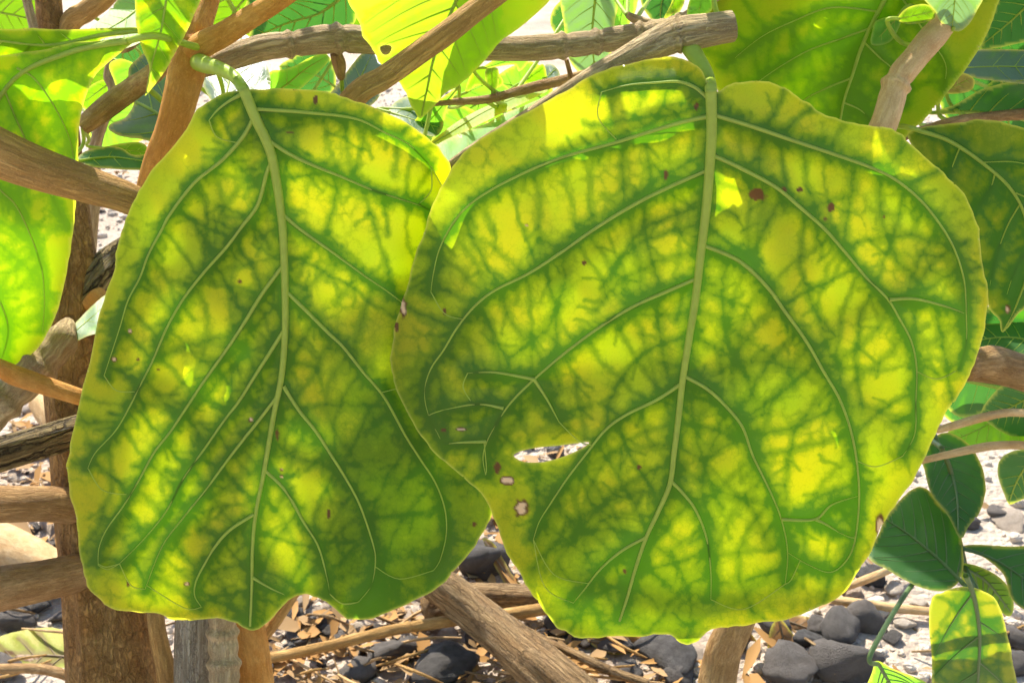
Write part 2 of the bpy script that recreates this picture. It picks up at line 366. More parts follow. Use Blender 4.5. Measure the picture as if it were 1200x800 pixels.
ALL_LEAVES = []; LAST = [None]; LOOSE = []
def leaf(parent, out, mid, style, d0, n=(0, 1, .2), sec=None, nsec=7, step=4.0, tert=0, holes=(), spots=(), cup=0.0, wave=.004, pleat=.0015, twist=0.0,
         depthf=None, vr=2.2, pet=None, name='leaf', label=None, veins=True, halo=(11, 9, 5), seed=1, c=None, vmat=None, petr=None, fold=0.0, haloamp=(1.0, .98, .60), bias=None, depth_abs=None, loops=False, cells=0):
    n = np.array(n, float); n /= np.linalg.norm(n)
    sg = 1.0 if n@FW > 0 else -1.0                      # no blade is seen edge-on
    for _ in range(30):
        if abs(n@FW) > .55: break
        n = n+sg*.08*FW; n /= np.linalg.norm(n)
    loop = catmull(out, 7, True)
    # a little irregularity of the margin
    per = np.arange(len(loop)); ctr = loop.mean(0) if c is None else np.array(c, float)
    size = np.ptp(loop, axis=0).max()
    off = NZ.fbm(per*.23+seed*9, per*0+seed, 3)*min(3.0, size*.012)
    nv = loop-loop.mean(0); nv /= np.hypot(*nv.T)[:, None]+1e-9
    loop = loop+nv*off[:, None]
    mid = catmull(mid, 8)
    secs = [catmull(s, 7) for s in sec] if sec is not None else auto_secondaries(loop, mid, nsec, rndk=seed)
    hl = [catmull(h, 5, True) for h in holes]
    lo = loop.min(0)-step; hi = loop.max(0)+step
    gx = np.arange(lo[0], hi[0]+step, step); gy = np.arange(lo[1], hi[1]+step, step)
    X, Y = np.meshgrid(gx, gy, indexing='ij'); pts = np.stack([X.ravel(), Y.ravel()], 1)
    ins = inside_grid(gx, gy, loop); bd, bn = grid_dist(gx, gy, loop, max(9, 2*step))
    for h in hl:
        ih = inside_grid(gx, gy, h); ins &= ~ih
        hd, hn = grid_dist(gx, gy, h, max(9, 2*step)); m = hd < bd; bd[m] = hd[m]; bn[m] = hn[m]
    keep = ins | (bd < .70*step); snap = bd < .70*step
    pp = pts.copy(); pp[snap] = bn[snap]
    gi = np.arange(len(pts)).reshape(len(gx), len(gy))
    q = np.stack([gi[:-1, :-1], gi[1:, :-1], gi[1:, 1:], gi[:-1, 1:]], -1).reshape(-1, 4)
    q = q[keep[q].all(1)]
    sa = np.where(snap[q].any(1))[0]; cm = pp[q[sa]].mean(1); bad = ~inside(cm, loop) & snap[q[sa]].all(1)
    for h in hl: bad |= inside(cm, h)
    q = np.delete(q, sa[bad], 0)
    used = np.unique(q); re = np.full(len(pts), -1); re[used] = np.arange(len(used)); q = re[q]; pp = pp[used]; edge = bd[used]*(~snap[used])
    p0 = P(*ctr, d0)
    mpp = d0/F
    def base_depth(x, y):
        if depth_abs is not None: return depth_abs(x, y)+.002*NZ.fbm(x/60+seed, y/60, 2)
        d = plane_depth(x, y, p0, n)
        u = (x-ctr[0])*mpp; v = (y-ctr[1])*mpp; R = size*.5*mpp
        d = d+cup*((u*u+v*v)/(R*R))*R + twist*u*v/R + wave*NZ.fbm(u/R*1.4+seed*3.1, v/R*1.4+seed*1.7, 2)
        if fold:
            pass
        if depthf is not None: d = d+depthf(x, y)
        return d
    tlines = []
    N = len(pp); green = np.zeros(N); dsec = np.full(N, 1e3)
    # feathered warp for the pigment bands
    wx = pp[:, 0]+5*NZ.fbm(pp[:, 0]/26+seed, pp[:, 1]/26, 3); wy = pp[:, 1]+5*NZ2.fbm(pp[:, 0]/26, pp[:, 1]/26+seed, 3)
    wx = wx+2.6*NZ2.fbm(pp[:, 0]/7+seed, pp[:, 1]/7, 2); wy = wy+2.6*NZ.fbm(pp[:, 0]/7, pp[:, 1]/7+seed, 2)
    wp = np.stack([wx, wy], 1)
    def add(line, sig, amp, warp=True, track=False):
        nonlocal green
        b0 = line.min(0)-3.2*sig-8; b1 = line.max(0)+3.2*sig+8; m = np.where(((pp > b0) & (pp < b1)).all(1))[0]
        if not len(m): return
        d, _ = seg_dist((wp if warp else pp)[m], line)
        green[m] = 1-(1-green[m])*(1-amp*np.exp(-(d/sig)**1.4))
        if track:
            d2, _ = seg_dist(pp[m], line); dsec[m] = np.minimum(dsec[m], d2)
    add(mid, halo[0], haloamp[0], True, True)
    for s in secs: add(s, halo[1], haloamp[1], True, True)
    if tert:
        r = random.Random(seed+50)
        for l in [mid]+secs:                      # feathery side spurs of green along every vein
            L = np.concatenate([[0], np.cumsum(np.hypot(*np.diff(l, axis=0).T))]); s = 4.0
            while s < L[-1]:
                i = min(max(int(np.searchsorted(L, s)), 1), len(l)-1); d = l[i]-l[i-1]; d /= np.hypot(*d)+1e-9
                side = r.choice((-1, 1)); a = math.radians(r.uniform(50, 80))*side; ln_ = r.uniform(6, 11)+(r.uniform(0, 16) if r.random() < .35 else 0)
                q2 = np.array([d[0]*math.cos(a)-d[1]*math.sin(a), d[0]*math.sin(a)+d[1]*math.cos(a)]); a2 = r.uniform(-.5, .5)
                q3 = np.array([q2[0]*math.cos(a2)-q2[1]*math.sin(a2), q2[0]*math.sin(a2)+q2[1]*math.cos(a2)])
                add(np.array([l[i], l[i]+q2*ln_*.6, l[i]+q2*ln_*.6+q3*ln_*.5]), r.uniform(2.2, 3.8), r.uniform(.35, .65))
                s += r.uniform(4, 10)
        lines = [mid]+secs
        allp = np.vstack([np.column_stack([l, np.full(len(l), i)]) for i, l in enumerate(lines)])
        for li, l in enumerate(lines):
            L = np.concatenate([[0], np.cumsum(np.hypot(*np.diff(l, axis=0).T))])
            s = r.uniform(.3, 1)*tert
            while s < L[-1]:
                i = min(max(int(np.searchsorted(L, s)), 1), len(l)-1)
                d = l[i]-l[i-1]; d /= np.hypot(*d)+1e-9
                tipd = mid[-1]-mid[0]; ts = 1 if (-d[1]*tipd[0]+d[0]*tipd[1]) > 0 else -1
                for side in ((-1, 1) if li == 0 or r.random() < .22 else (ts,)):
                    a = math.radians(r.uniform(66, 86))*side
                    q2 = np.array([d[0]*math.cos(a)-d[1]*math.sin(a), d[0]*math.sin(a)+d[1]*math.cos(a)])
                    p = l[i].copy(); ln = [p.copy()]; mx = (r.uniform(.7, 1.6) if r.random() < .18 else 5)*tert
                    tot = 0; bend = -side*r.uniform(-.02, .06)
                    while tot < mx:
                        st = 6.0; an = bend+r.uniform(-.07, .07); ca, sa = math.cos(an), math.sin(an)
                        q2 = np.array([q2[0]*ca-q2[1]*sa, q2[0]*sa+q2[1]*ca]); q2 /= np.hypot(*q2)
                        p = p+q2*st; tot += st; ln.append(p.copy())
                        if r.random() < .07 and tot > 8:
                            a2 = r.choice((-1, 1))*r.uniform(.6, 1.1); q3 = np.array([q2[0]*math.cos(a2)-q2[1]*math.sin(a2), q2[0]*math.sin(a2)+q2[1]*math.cos(a2)])
                            add(np.array([p, p+q3*10, p+q3*r.uniform(16, 28)]), 2.2, haloamp[2]*.8)
                        if tot > 14 and np.hypot(*(allp[allp[:, 2] != li][:, :2]-p).T).min() < 6.5: break
                    
                    if loops and len(ln) > 4 and r.random() < .5 and inside(np.array(ln), loop).all() and not any(inside(np.array(ln), h).any() for h in hl): tlines.append(np.array(ln))
                    add(np.array(ln), halo[2]*r.uniform(.8, 1.5), haloamp[2]*r.uniform(.5, 1.1)); add(np.array(ln), 1.9, .12)
                s += tert*r.uniform(.8, 1.25)
    x, y = pp.T
    if cells:                                  # soft net of small cells between the cross veins
        cw = cells; ux = x+10*NZ.fbm(x/18+seed, y/18, 3); uy = y+10*NZ2.fbm(x/18, y/18+seed, 3); gi_ = np.floor(ux/cw).astype(int); gj_ = np.floor(uy/cw).astype(int)
        jr = np.random.default_rng(seed).random((64, 64, 2)); d1 = np.full(N, 1e9); d2 = np.full(N, 1e9)
        for di in (-1, 0, 1):
            for dj in (-1, 0, 1):
                ci = gi_+di; cj = gj_+dj; jj_ = jr[ci % 64, cj % 64]; dd_ = np.hypot(ux-(ci+.15+.7*jj_[:, 0])*cw, uy-(cj+.15+.7*jj_[:, 1])*cw)
                m_ = dd_ < d1; d2 = np.where(m_, d1, np.minimum(d2, dd_)); d1 = np.where(m_, dd_, d1)
        amp = .14+.42*NZ.fbm(x/50+seed*2, y/50, 2)
        green = 1-(1-green)*(1-np.clip(amp, .0, .42)*np.exp(-((d2-d1)/7.5)**1.3))
    if bias is not None: green = green+(1-green)*np.clip(bias(x, y)*(1+.7*NZ.fbm(x/22+seed, y/18, 3)), 0, .9)
    d = base_depth(x, y)+pleat*(1-np.exp(-(dsec/(1.8*halo[1]))**2))
    d = d+.0013*NZ2.fbm(x/34+seed, y/34, 2)
    v = P(x, y, d)
    brown = np.zeros(N); pale = np.zeros(N)
    jit = NZ.fbm(x/5, y/5, 2)*.9
    for (sx, sy, rx, ry, kind) in spots:
        e = np.hypot((x-sx)/(rx*.62), (y-sy)/(ry*.62))+jit*.6
        if kind == 'b': brown = np.maximum(brown, np.clip((1.15-e)*4, 0, 1))
        else:
            pale = np.maximum(pale, np.clip((.75-e)*4, 0, 1)); brown = np.maximum(brown, np.clip((1.15-e)*4, 0, 1))
    margin = np.exp(-(edge/1.6)**2)
    tc = np.column_stack([x*mpp, y*mpp, np.full(N, seed*.13)])
    o = mesh_obj(name, v, q, LM[style], parent, attrs={'green': green, 'brown': brown, 'pale': pale, 'margin': margin, 'tc': tc})
    if label: o['label'] = label
    vm = vmat or VM
    if veins:
        def vtube(nm, line, r0, r1, lift=.35):
            w3 = P(line[:, 0], line[:, 1], base_depth(line[:, 0], line[:, 1])+pleat*0)
            rr = np.linspace(r0, r1, len(line))*mpp
            view = CAM-w3; view /= np.linalg.norm(view, axis=1)[:, None]
            return tube_world(nm, w3+view*(rr*lift)[:, None], rr, vm, o, 8, cap=False, seed=seed)
        if pet is None: vtube('midrib', mid, vr, vr*.3)
        else:
            mw = P(mid[:, 0], mid[:, 1], base_depth(mid[:, 0], mid[:, 1])); mr = np.linspace(vr, vr*.25, len(mid))*mpp
            view = CAM-mw; view /= np.linalg.norm(view, axis=1)[:, None]; mw = mw+view*(mr*.35)[:, None]
            tube_world('midrib', mw, mr, vm, o, 10, cap=True, seed=seed)
            a = catmull(np.array(pet, float), 8); pw = P(a[:, 0], a[:, 1], a[:, 2])
            pw = np.vstack([pw, mw[:2]]); pr = np.concatenate([a[:, 3]*a[:, 2]/F, mr[:2]*1.04])
            tube_world('petiole', pw, pr, vm, o, 14, cap=True, seed=seed)
        for s in secs: vtube('vein', s, vr*.40, vr*.06, .2)
        if loops:
            for i, s in enumerate(secs):
                oth = np.vstack([q for j, q in enumerate(secs) if j != i]); dd = np.hypot(*(oth-s[-1]).T); j = int(np.argmin(dd))
                if 12 < dd[j] < 95:
                    dr = s[-1]-s[-3]; dr /= np.hypot(*dr)+1e-9
                    ln = catmull(np.array([s[-1], s[-1]*.55+oth[j]*.45+dr*dd[j]*.22, oth[j]]), 6)
                    if inside(ln, loop).all(): vtube('vein', ln, vr*.10, vr*.10, .1)
    if veins and pet is None and depth_abs is None and parent is not None:
        LOOSE.append((o, parent, P(mid[:2, 0], mid[:2, 1], base_depth(mid[:2, 0], mid[:2, 1])), P(mid[-2:, 0], mid[-2:, 1], base_depth(mid[-2:, 0], mid[-2:, 1]))[::-1], vr*mpp))
    ALL_LEAVES.append((o, out)); LAST[0] = base_depth
    o['_'] = 0; del o['_']
    return o, base_depth

# ================================================================== SETTING
def ground_h(x, y):
    return .018*NZ.fbm(x*1.7+40, y*1.7+40, 3)+.006*NZ2.fbm(x*9, y*9, 3)
m, t = newmat('pale_sand'); b = NB(t)
tc = b.n('ShaderNodeTexCoord').outputs['Object']
n1 = b.noise(tc, 7, 5, .65); n2 = b.noise(tc, 120, 5, .7); v1 = b.voro(tc, 110, 'F1'); n3 = b.noise(tc, 1.3, 3)
col = b.mix(b.ramp(n1, .35, .65), (.60, .47, .35), (.72, .60, .47))
col = b.mix(b.ramp(n2, .58, .80), col, (.26, .165, .11))
col = b.mix(b.math('MULTIPLY', b.ramp(n3, .5, .7), .5), col, (.36, .27, .20))
bp = b.n('ShaderNodeBump', i_Strength=.9, i_Distance=.012); t.links.new(b.math('ADD', n2, b.math('MULTIPLY', v1, -.7)), bp.inputs['Height'])
p = b.n('ShaderNodeBsdfPrincipled', i_Roughness=.9); t.links.new(col, p.inputs['Base Color']); t.links.new(bp.outputs[0], p.inputs['Normal'])
t.links.new(p.outputs[0], b.n('ShaderNodeOutputMaterial').inputs[0]); MSAND = m
gx = np.concatenate([-np.geomspace(120, 3.2, 22), np.linspace(-3, 3, 180), np.geomspace(3.2, 120, 22)])
gyy = np.concatenate([-np.geomspace(120, .7, 16), np.linspace(-.5, 8, 240), np.geomspace(8.2, 200, 24)])
X, Y = np.meshgrid(gx, gyy, indexing='ij'); gi = np.arange(X.size).reshape(X.shape)
q = np.stack([gi[:-1, :-1], gi[1:, :-1], gi[1:, 1:], gi[:-1, 1:]], -1).reshape(-1, 4)
go = mesh_obj('ground', np.stack([X.ravel(), Y.ravel(), ground_h(X.ravel(), Y.ravel())], 1), q, MSAND)
tag(go, 'pale sandy ground in full sun', None, None, 'structure')
def gpt(px, py, dz=0.0):
    g = G(px, py); return np.array([g[0], g[1], float(ground_h(g[0], g[1]))+dz])

# ------------------------------------------------------------------ stones and gravel
def stone_mat(name, c1, c2, c3):
    m, t = newmat(name); b = NB(t); tc = b.n('ShaderNodeTexCoord').outputs['Object']
    oi = b.n('ShaderNodeObjectInfo').outputs['Random']
    n1 = b.noise(tc, 3, 5, .65); n2 = b.noise(tc, 26, 4, .7)
    col = b.mix(b.ramp(n1, .35, .65), c1, c2); col = b.mix(b.math('MULTIPLY', b.ramp(n2, .58, .72), .6), col, c3)
    col = b.mix(b.math('MULTIPLY', oi, .6), col, c3)
    bp = b.n('ShaderNodeBump', i_Strength=.6, i_Distance=.06); t.links.new(b.math('ADD', n2, n1), bp.inputs['Height'])
    p = b.n('ShaderNodeBsdfPrincipled', i_Roughness=.8); t.links.new(col, p.inputs['Base Color']); t.links.new(bp.outputs[0], p.inputs['Normal'])
    t.links.new(p.outputs[0], b.n('ShaderNodeOutputMaterial').inputs[0]); return m
MST = stone_mat('basalt', (.050, .045, .041), (.10, .092, .084), (.22, .18, .145))
MSL = stone_mat('limestone', (.56, .46, .35), (.70, .60, .48), (.38, .27, .18))
import bmesh
def rock_mesh(seed, sub=3, amp=.32):
    bm = bmesh.new(); bmesh.ops.create_icosphere(bm, subdivisions=sub, radius=1)
    r = np.random.default_rng(seed); pl = r.normal(size=(9, 3)); pl /= np.linalg.norm(pl, axis=1)[:, None]; dd = r.uniform(.50, .85, 9)
    for v in bm.verts:
        p = np.array(v.co); k = pl@p
        s = min(1.0, np.min(np.where(k > .05, dd/np.maximum(k, .05), 9)))
        e = NZ.fbm(np.array([p[0]*1.6+seed*3]), np.array([p[1]*1.6+p[2]*2.1+seed]), 3)[0]
        v.co = Vector(p*s*(1+amp*e))
    me = bpy.data.meshes.new('stone'); bm.to_mesh(me); bm.free()
    me.polygons.foreach_set('use_smooth', np.ones(len(me.polygons), bool))
    return me
ROCKD = [rock_mesh(s) for s in range(7)]; ROCKL = [rock_mesh(s+20) for s in range(5)]
for me in ROCKD: me.materials.append(MST)
for me in ROCKL: me.materials.append(MSL)
def y_far(py): return py < 400
def stone(px, py, wpx, kind='d', sq=.7, dz=.0, world=None, wm=None):
    g = gpt(px, py) if world is None else np.array(world, float)
    depth = np.dot(g-CAM, FW); r = (wpx*depth/F/2) if wm is None else wm
    me = random.choice(ROCKD if kind == 'd' else ROCKL)
    o = bpy.data.objects.new('stone' if kind == 'd' else 'pale_stone', me); COL.objects.link(o)
    o.scale = (r*1.12, r*random.uniform(.8, 1.1), r*sq*random.uniform(.85, 1.1)); o.rotation_euler = (random.uniform(-.25, .25), random.uniform(-.25, .25), random.uniform(0, 6.28))
    o.location = (g[0], g[1], g[2]+r*sq*.45+dz)
    if world is None:
        where = [(130, 'beside the trunk and the low branches'), (540, 'beside the long tan stick'), (700, 'beside the split brown log'), (870, 'under the tip of the round leaf'), (1055, 'in the heap around the curled dry leaf'), (2000, 'beside the seedling')]
        wh = next(w_ for lim, w_ in where if px < lim)
        if y_far(py): wh = 'on the open sand behind the trunk'
    else: wh = 'strewn over the open sand'
    if kind == 'd': tag(o, 'dark grey basalt stone '+wh, 'stone', 'dark stones '+wh)
    else: tag(o, 'pale limestone pebble '+wh, 'stone', 'pale pebbles '+wh)
    return o
for (x, y, wd, sq) in [(512, 786, 84, .7), (455, 772, 62, .7), (418, 792, 50, .7), (560, 664, 66, 1.0), (530, 700, 30, .8), (560, 745, 36, .7), (478, 760, 34, .8),
                       (400, 716, 34, .7), (372, 730, 30, .7), (350, 745, 42, .5), (405, 752, 36, .6), (440, 738, 26, .7),
                       (985, 752, 66, .8), (1012, 742, 44, 1.0), (990, 790, 96, .6), (925, 790, 74, .7), (905, 745, 46, .7), (945, 765, 42, .8), (958, 745, 34, .8),
                       (1022, 690, 42, .7), (900, 722, 34, .6), (790, 780, 70, .6), (765, 762, 50, .6), (735, 792, 44, .7), (800, 795, 46, .7), (720, 758, 40, .6), (690, 745, 44, .6),
                       (655, 730, 50, .7), (640, 760, 40, .6), (1108, 630, 40, .5), (1170, 610, 40, .5), (1135, 622, 30, .6), (1046, 755, 26, .6), (1190, 760, 50, .6), (1195, 790, 56, .6),
                       (20, 725, 44, .7), (45, 715, 40, .7), (60, 640, 26, .6), (80, 650, 26, .6), (15, 735, 46, .7), (75, 725, 34, .6), (5, 795, 60, .6), (40, 620, 20, .6), (70, 632, 18, .6),
                       (300, 795, 46, .6), (330, 770, 36, .6), (120, 250, 10, .6), (345, 720, 30, .6), (385, 738, 26, .7), (640, 795, 50, .6), (860, 760, 50, .7)]:
    stone(x, y, wd, 'd', sq)
for (x, y, wd, sq) in [(352, 705, 40, .5), (372, 712, 34, .5), (500, 728, 34, .6), (470, 745, 30, .6), (490, 752, 30, .7), (445, 752, 26, .6), (525, 740, 26, .6), (1010, 675, 34, .5), (1045, 700, 30, .5),
                       (1060, 740, 26, .5), (1075, 715, 24, .5), (1180, 620, 40, .4), (60, 690, 30, .5), (30, 622, 30, .5), (62, 618, 30, .5), (20, 560, 24, .4), (60, 555, 24, .4), (480, 722, 40, .5), (420, 735, 24, .7),
                       (885, 770, 26, .7), (1030, 720, 28, .5), (1000, 705, 26, .5)]:
    stone(x, y, wd, 'l', sq)
for k in range(110):
    x = random.uniform(-1.5, 1.9); y = random.uniform(.5, 3.4)
    stone(0, 0, 0, 'd' if random.random() < (.5 if x < .25 else .15) else 'l', random.uniform(.5, .8), world=(x, y, float(ground_h(x, y))), wm=random.uniform(.010, .028))
def scatter_gravel(name, N, x0, x1, y0, y1, r0, r1, mat, label, sd, clump=.0):
    r = np.random.default_rng(sd)
    base = bmesh.new(); bmesh.ops.create_icosphere(base, subdivisions=1, radius=1); bv = np.array([v.co for v in base.verts]); bf = np.array([[v.index for v in f.verts] for f in base.faces]); base.free()
    x = r.uniform(x0, x1, N); y = y0+(y1-y0)*r.random(N)**1.6
    if clump:
        k = NZ.fbm(x*3+9, y*3, 2) > clump-.2; x = x[k]; y = y[k]; N = len(x)
    if mat is MST:
        k = (r.random(N) < np.clip(1.2-(x+.1)*2.4, .03, 1)) & (r.random(N) < np.clip(2.4-y, .15, 1)); x = x[k]; y = y[k]; N = len(x)
    s = r0+(r1-r0)*r.random(N)**2.5
    sc3 = s[:, None]*r.uniform(.6, 1.2, (N, 3))*np.array([1, 1, .75])
    th = r.uniform(0, 6.28, N); c, sn = np.cos(th), np.sin(th)
    pv = bv[None]*(1+r.uniform(-.22, .22, (N, len(bv), 1)))*sc3[:, None]
    vx = pv[..., 0]*c[:, None]-pv[..., 1]*sn[:, None]+x[:, None]; vy = pv[..., 0]*sn[:, None]+pv[..., 1]*c[:, None]+y[:, None]
    vz = pv[..., 2]+(ground_h(x, y)+s*.3)[:, None]
    v = np.stack([vx, vy, vz], -1).reshape(-1, 3); f = (bf[None]+np.arange(N)[:, None, None]*len(bv)).reshape(-1, 3)
    o = mesh_obj(name, v, f, mat, smooth=False); tag(o, label, 'gravel', None, 'stuff'); return o
scatter_gravel('gravel', 15000, -1.4, 1.6, .7, 4.5, .003, .013, MSL, 'small pale gravel strewn over the sand', 5)
scatter_gravel('dark_gravel', 4500, -1.3, 1.5, .7, 4.0, .004, .017, MST, 'small dark grey gravel strewn over the sand', 6, .25)

def chips(name, N, mat, label, sd):
    r = np.random.default_rng(sd); x = r.uniform(-1.2, 1.5, N); y = .8+2.6*r.random(N)**1.5
    k = (NZ2.fbm(x*2.2+3, y*2.2, 2) > -.15) & (r.random(N) < np.clip(1.15-(x+.1)*2.4, .04, 1)) & (r.random(N) < np.clip(2.4-y, .12, 1)); x = x[k]; y = y[k]; N = len(x)
    L_ = r.uniform(.004, .022, N); W_ = L_*r.uniform(.12, .6, N); th = r.uniform(0, 6.28, N)
    q = np.array([(-1, -.3, 0), (-.2, -1, .12), (1, -.1, 0), (.3, 1, .1), (-.7, .6, .05)])
    px = q[None, :, 0]*L_[:, None]*r.uniform(.7, 1.2, (N, 5)); py = q[None, :, 1]*W_[:, None]*r.uniform(.6, 1.2, (N, 5))
    tl = r.uniform(-.6, .6, N); pz = px*tl[:, None]+q[None, :, 2]*L_[:, None]+.5*py*r.uniform(-1, 1, N)[:, None]
    v = np.stack([px*np.cos(th)[:, None]-py*np.sin(th)[:, None]+x[:, None], px*np.sin(th)[:, None]+py*np.cos(th)[:, None]+y[:, None], pz+(ground_h(x, y)+.006+.012*r.random(N))[:, None]], -1).reshape(-1, 3)
    f = (np.array([[0, 1, 2], [0, 2, 3], [0, 3, 4]])[None]+np.arange(N)[:, None, None]*5).reshape(-1, 3)
    o = mesh_obj(name, v, f, mat, smooth=False); tag(o, label, 'litter', None, 'stuff')
chips('leaf_litter', 13000, BM['driftwood'], 'brown leaf and bark crumbs strewn between the stones', 31)
chips('dark_litter', 12000, BM['trunk'], 'dark brown rotted leaf crumbs between the stones', 33)

# ================================================================== THE SHRUB
base = P(128, 760, .78); SHRUB = empty('shrub', (base[0], base[1], 0))
tag(SHRUB, 'large-leaved shrub with brown branches and yellowing green-veined leaves', 'shrub')
bpy.context.view_layer.update()
def on_ground(x, y, d):   # world foot of a stem seen at a pixel
    p = P(x, y, d); return p

# trunk and branches: (px, py, depth, radius px)
branch('trunk', [(135, 1290, .78, 82), (132, 900, .78, 66), (128, 780, .78, 56), (122, 700, .78, 52), (108, 600, .78, 43), (98, 500, .78, 40), (88, 400, .785, 37), (88, 300, .79, 24), (80, 200, .80, 19), (68, 80, .80, 15), (58, 0, .80, 14), (50, -160, .80, 12)], 'trunk', SHRUB, rough=.22, sides=36, seed=2)
branch('branch', [(88, 360, .785, 22), (108, 332, .79, 21), (140, 300, .80, 19), (200, 260, .80, 17), (300, 180, .78, 14)], 'fissure', SHRUB, seed=5)
branch('branch', [(-260, 565, .70, 24), (-120, 560, .71, 22), (-20, 538, .72, 20), (40, 520, .73, 19), (95, 502, .75, 18), (118, 500, .78, 15)], 'fissure', SHRUB, rough=.25, seed=9)
branch('branch', [(-260, 600, .74, 24), (-120, 590, .74, 23), (0, 593, .74, 22), (50, 592, .75, 21), (100, 596, .77, 21), (112, 600, .78, 16)], 'brown', SHRUB, seed=12, rough=.1)
branch('branch', [(-260, 745, .70, 30), (-120, 715, .71, 28), (0, 690, .73, 27), (50, 680, .74, 24), (100, 668, .76, 22), (118, 665, .78, 18)], 'brown', SHRUB, seed=14, rough=.14)
branch('branch', [(-170, 680, .66, 30), (-90, 560, .665, 28), (-20, 490, .67, 25), (20, 455, .675, 22), (55, 420, .68, 21), (74, 396, .685, 18), (80, 380, .70, 9)], 'grey', SHRUB, nodes=(.52, .66, .80, .9), seed=16)
branch('twig', [(-60, 405, .64, 10), (0, 431, .65, 11), (20, 440, .655, 12), (55, 452, .66, 11), (96, 466, .665, 10), (150, 485, .68, 9)], 'orange', SHRUB, seed=18, rough=.06, wob=.1)
# the tan branch across the left leaf, continuing down as the fissured stem
branch('branch', [(-200, 90, .55, 32), (-90, 135, .555, 30), (0, 178, .56, 27), (50, 198, .565, 24), (100, 214, .57, 21), (158, 234, .575, 18), (200, 262, .60, 17), (230, 330, .64, 16), (240, 420, .68, 14)], 'tan', SHRUB, seed=21, rough=.12)
branch('stem', [(232, 340, .645, 15), (236, 420, .68, 17), (230, 600, .72, 19), (226, 730, .73, 20), (224, 810, .735, 21), (222, 1000, .74, 25), (222, 1330, .76, 28)], 'stem', SHRUB, seed=22, rough=.22, sides=30, label='pale grey deeply fissured upright stem')
# orange stem with its fork
branch('branch', [(120, 640, .77, 24), (135, 480, .72, 22), (158, 320, .66, 20), (183, 205, .62, 19), (203, 150, .605, 19), (218, 95, .60, 21), (226, 62, .598, 22), (236, 25, .60, 15), (246, -10, .605, 13), (255, -90, .62, 12)], 'orange', SHRUB, nodes=(.83,), seed=23, rough=.08, sides=28)
branch('branch', [(220, 66, .597, 15), (238, 52, .59, 15), (262, 40, .585, 14), (295, 20, .58, 13), (335, -6, .575, 12), (420, -70, .57, 11)], 'orange', SHRUB, seed=25, rough=.08)
# long ringed branch behind
branch('branch', [(225, 85, .61, 10), (262, 72, .62, 14), (305, 58, .625, 15), (345, 53, .63, 15), (388, 47, .63, 17), (430, 47, .635, 16), (520, 54, .64, 15), (590, 57, .64, 14), (640, 55, .64, 15), (690, 50, .64, 14), (740, 42, .64, 14), (780, 34, .635, 13), (815, 20, .62, 12), (850, -20, .60, 10)], 'grey', SHRUB, nodes=(.18, .265, .66, .72, .80, .88), seed=28, sides=26, node_h=.15, rough=.10)
branch('twig', [(735, 18, .66, 4), (750, 26, .66, 6), (768, 28, .655, 5), (800, 27, .64, 4)], 'grey', SHRUB, seed=30)
branch('twig', [(394, 62, .635, 7), (398, 75, .64, 8), (400, 90, .65, 5)], 'brown', SHRUB, seed=31)
# branch with the sunlit patch
branch('branch', [(290, 420, .67, 12), (300, 330, .65, 13), (330, 230, .62, 13), (410, 118, .575, 14), (450, 90, .57, 14), (490, 62, .565, 14), (530, 35, .56, 14), (575, 0, .56, 13), (660, -65, .555, 12)], 'tan', SHRUB, seed=33, rough=.1)
branch('stem', [(266, 1320, .75, 24), (264, 1000, .725, 21), (263, 830, .715, 19), (262, 770, .715, 18), (261, 728, .715, 17), (268, 600, .70, 15), (285, 440, .68, 13), (296, 350, .65, 12)], 'grey', SHRUB, seed=34, rough=.06, nodes=(.47, .535, .565, .60, .63, .70), node_h=.15, sides=30, label='grey upright stem with raised leaf-scar rings')
branch('branch', [(330, 1320, .80, 30), (320, 1000, .79, 28), (298, 810, .785, 24), (290, 740, .78, 23), (270, 660, .77, 20), (250, 560, .76, 18), (180, 420, .765, 16), (110, 350, .78, 16)], 'orange', SHRUB, seed=35, rough=.1)
branch('branch', [(215, 1320, .78, 15), (210, 1000, .76, 13), (196, 810, .75, 12), (188, 760, .75, 11), (183, 728, .75, 10), (176, 640, .76, 9), (160, 560, .77, 8)], 'tan', SHRUB, seed=37)
branch('twig', [(270, 800, .82, 6), (303, 752, .80, 8), (320, 728, .80, 8), (340, 700, .80, 7), (380, 640, .80, 6), (420, 500, .78, 5)], 'tan', SHRUB, seed=38)
# twig carrying the round leaf
branch('branch', [(300, 420, .66, 9), (400, 320, .62, 7), (470, 240, .57, 6), (526, 196, .53, 6), (560, 172, .518, 6.5), (600, 147, .508, 8), (640, 122, .502, 9), (690, 92, .497, 10), (730, 70, .495, 12), (765, 54, .494, 17), (795, 42, .493, 20), (825, 36, .493, 19), (858, 30, .494, 18)], 'grey', SHRUB, seed=41, nodes=(.93,), node_h=.08, rough=.14, sides=30,
       label='grey twig with a cut end carrying the round leaf')
branch('twig', [(505, 122, .70, 3), (527, 120, .70, 4), (575, 116, .70, 5), (620, 104, .69, 6), (660, 94, .68, 6), (700, 82, .67, 6), (745, 55, .65, 6)], 'brown', SHRUB, seed=43, nodes=(.3,))
branch('twig', [(664, 70, .66, 2.5), (668, 88, .665, 3), (668, 105, .67, 2)], 'brown', SHRUB, seed=44)
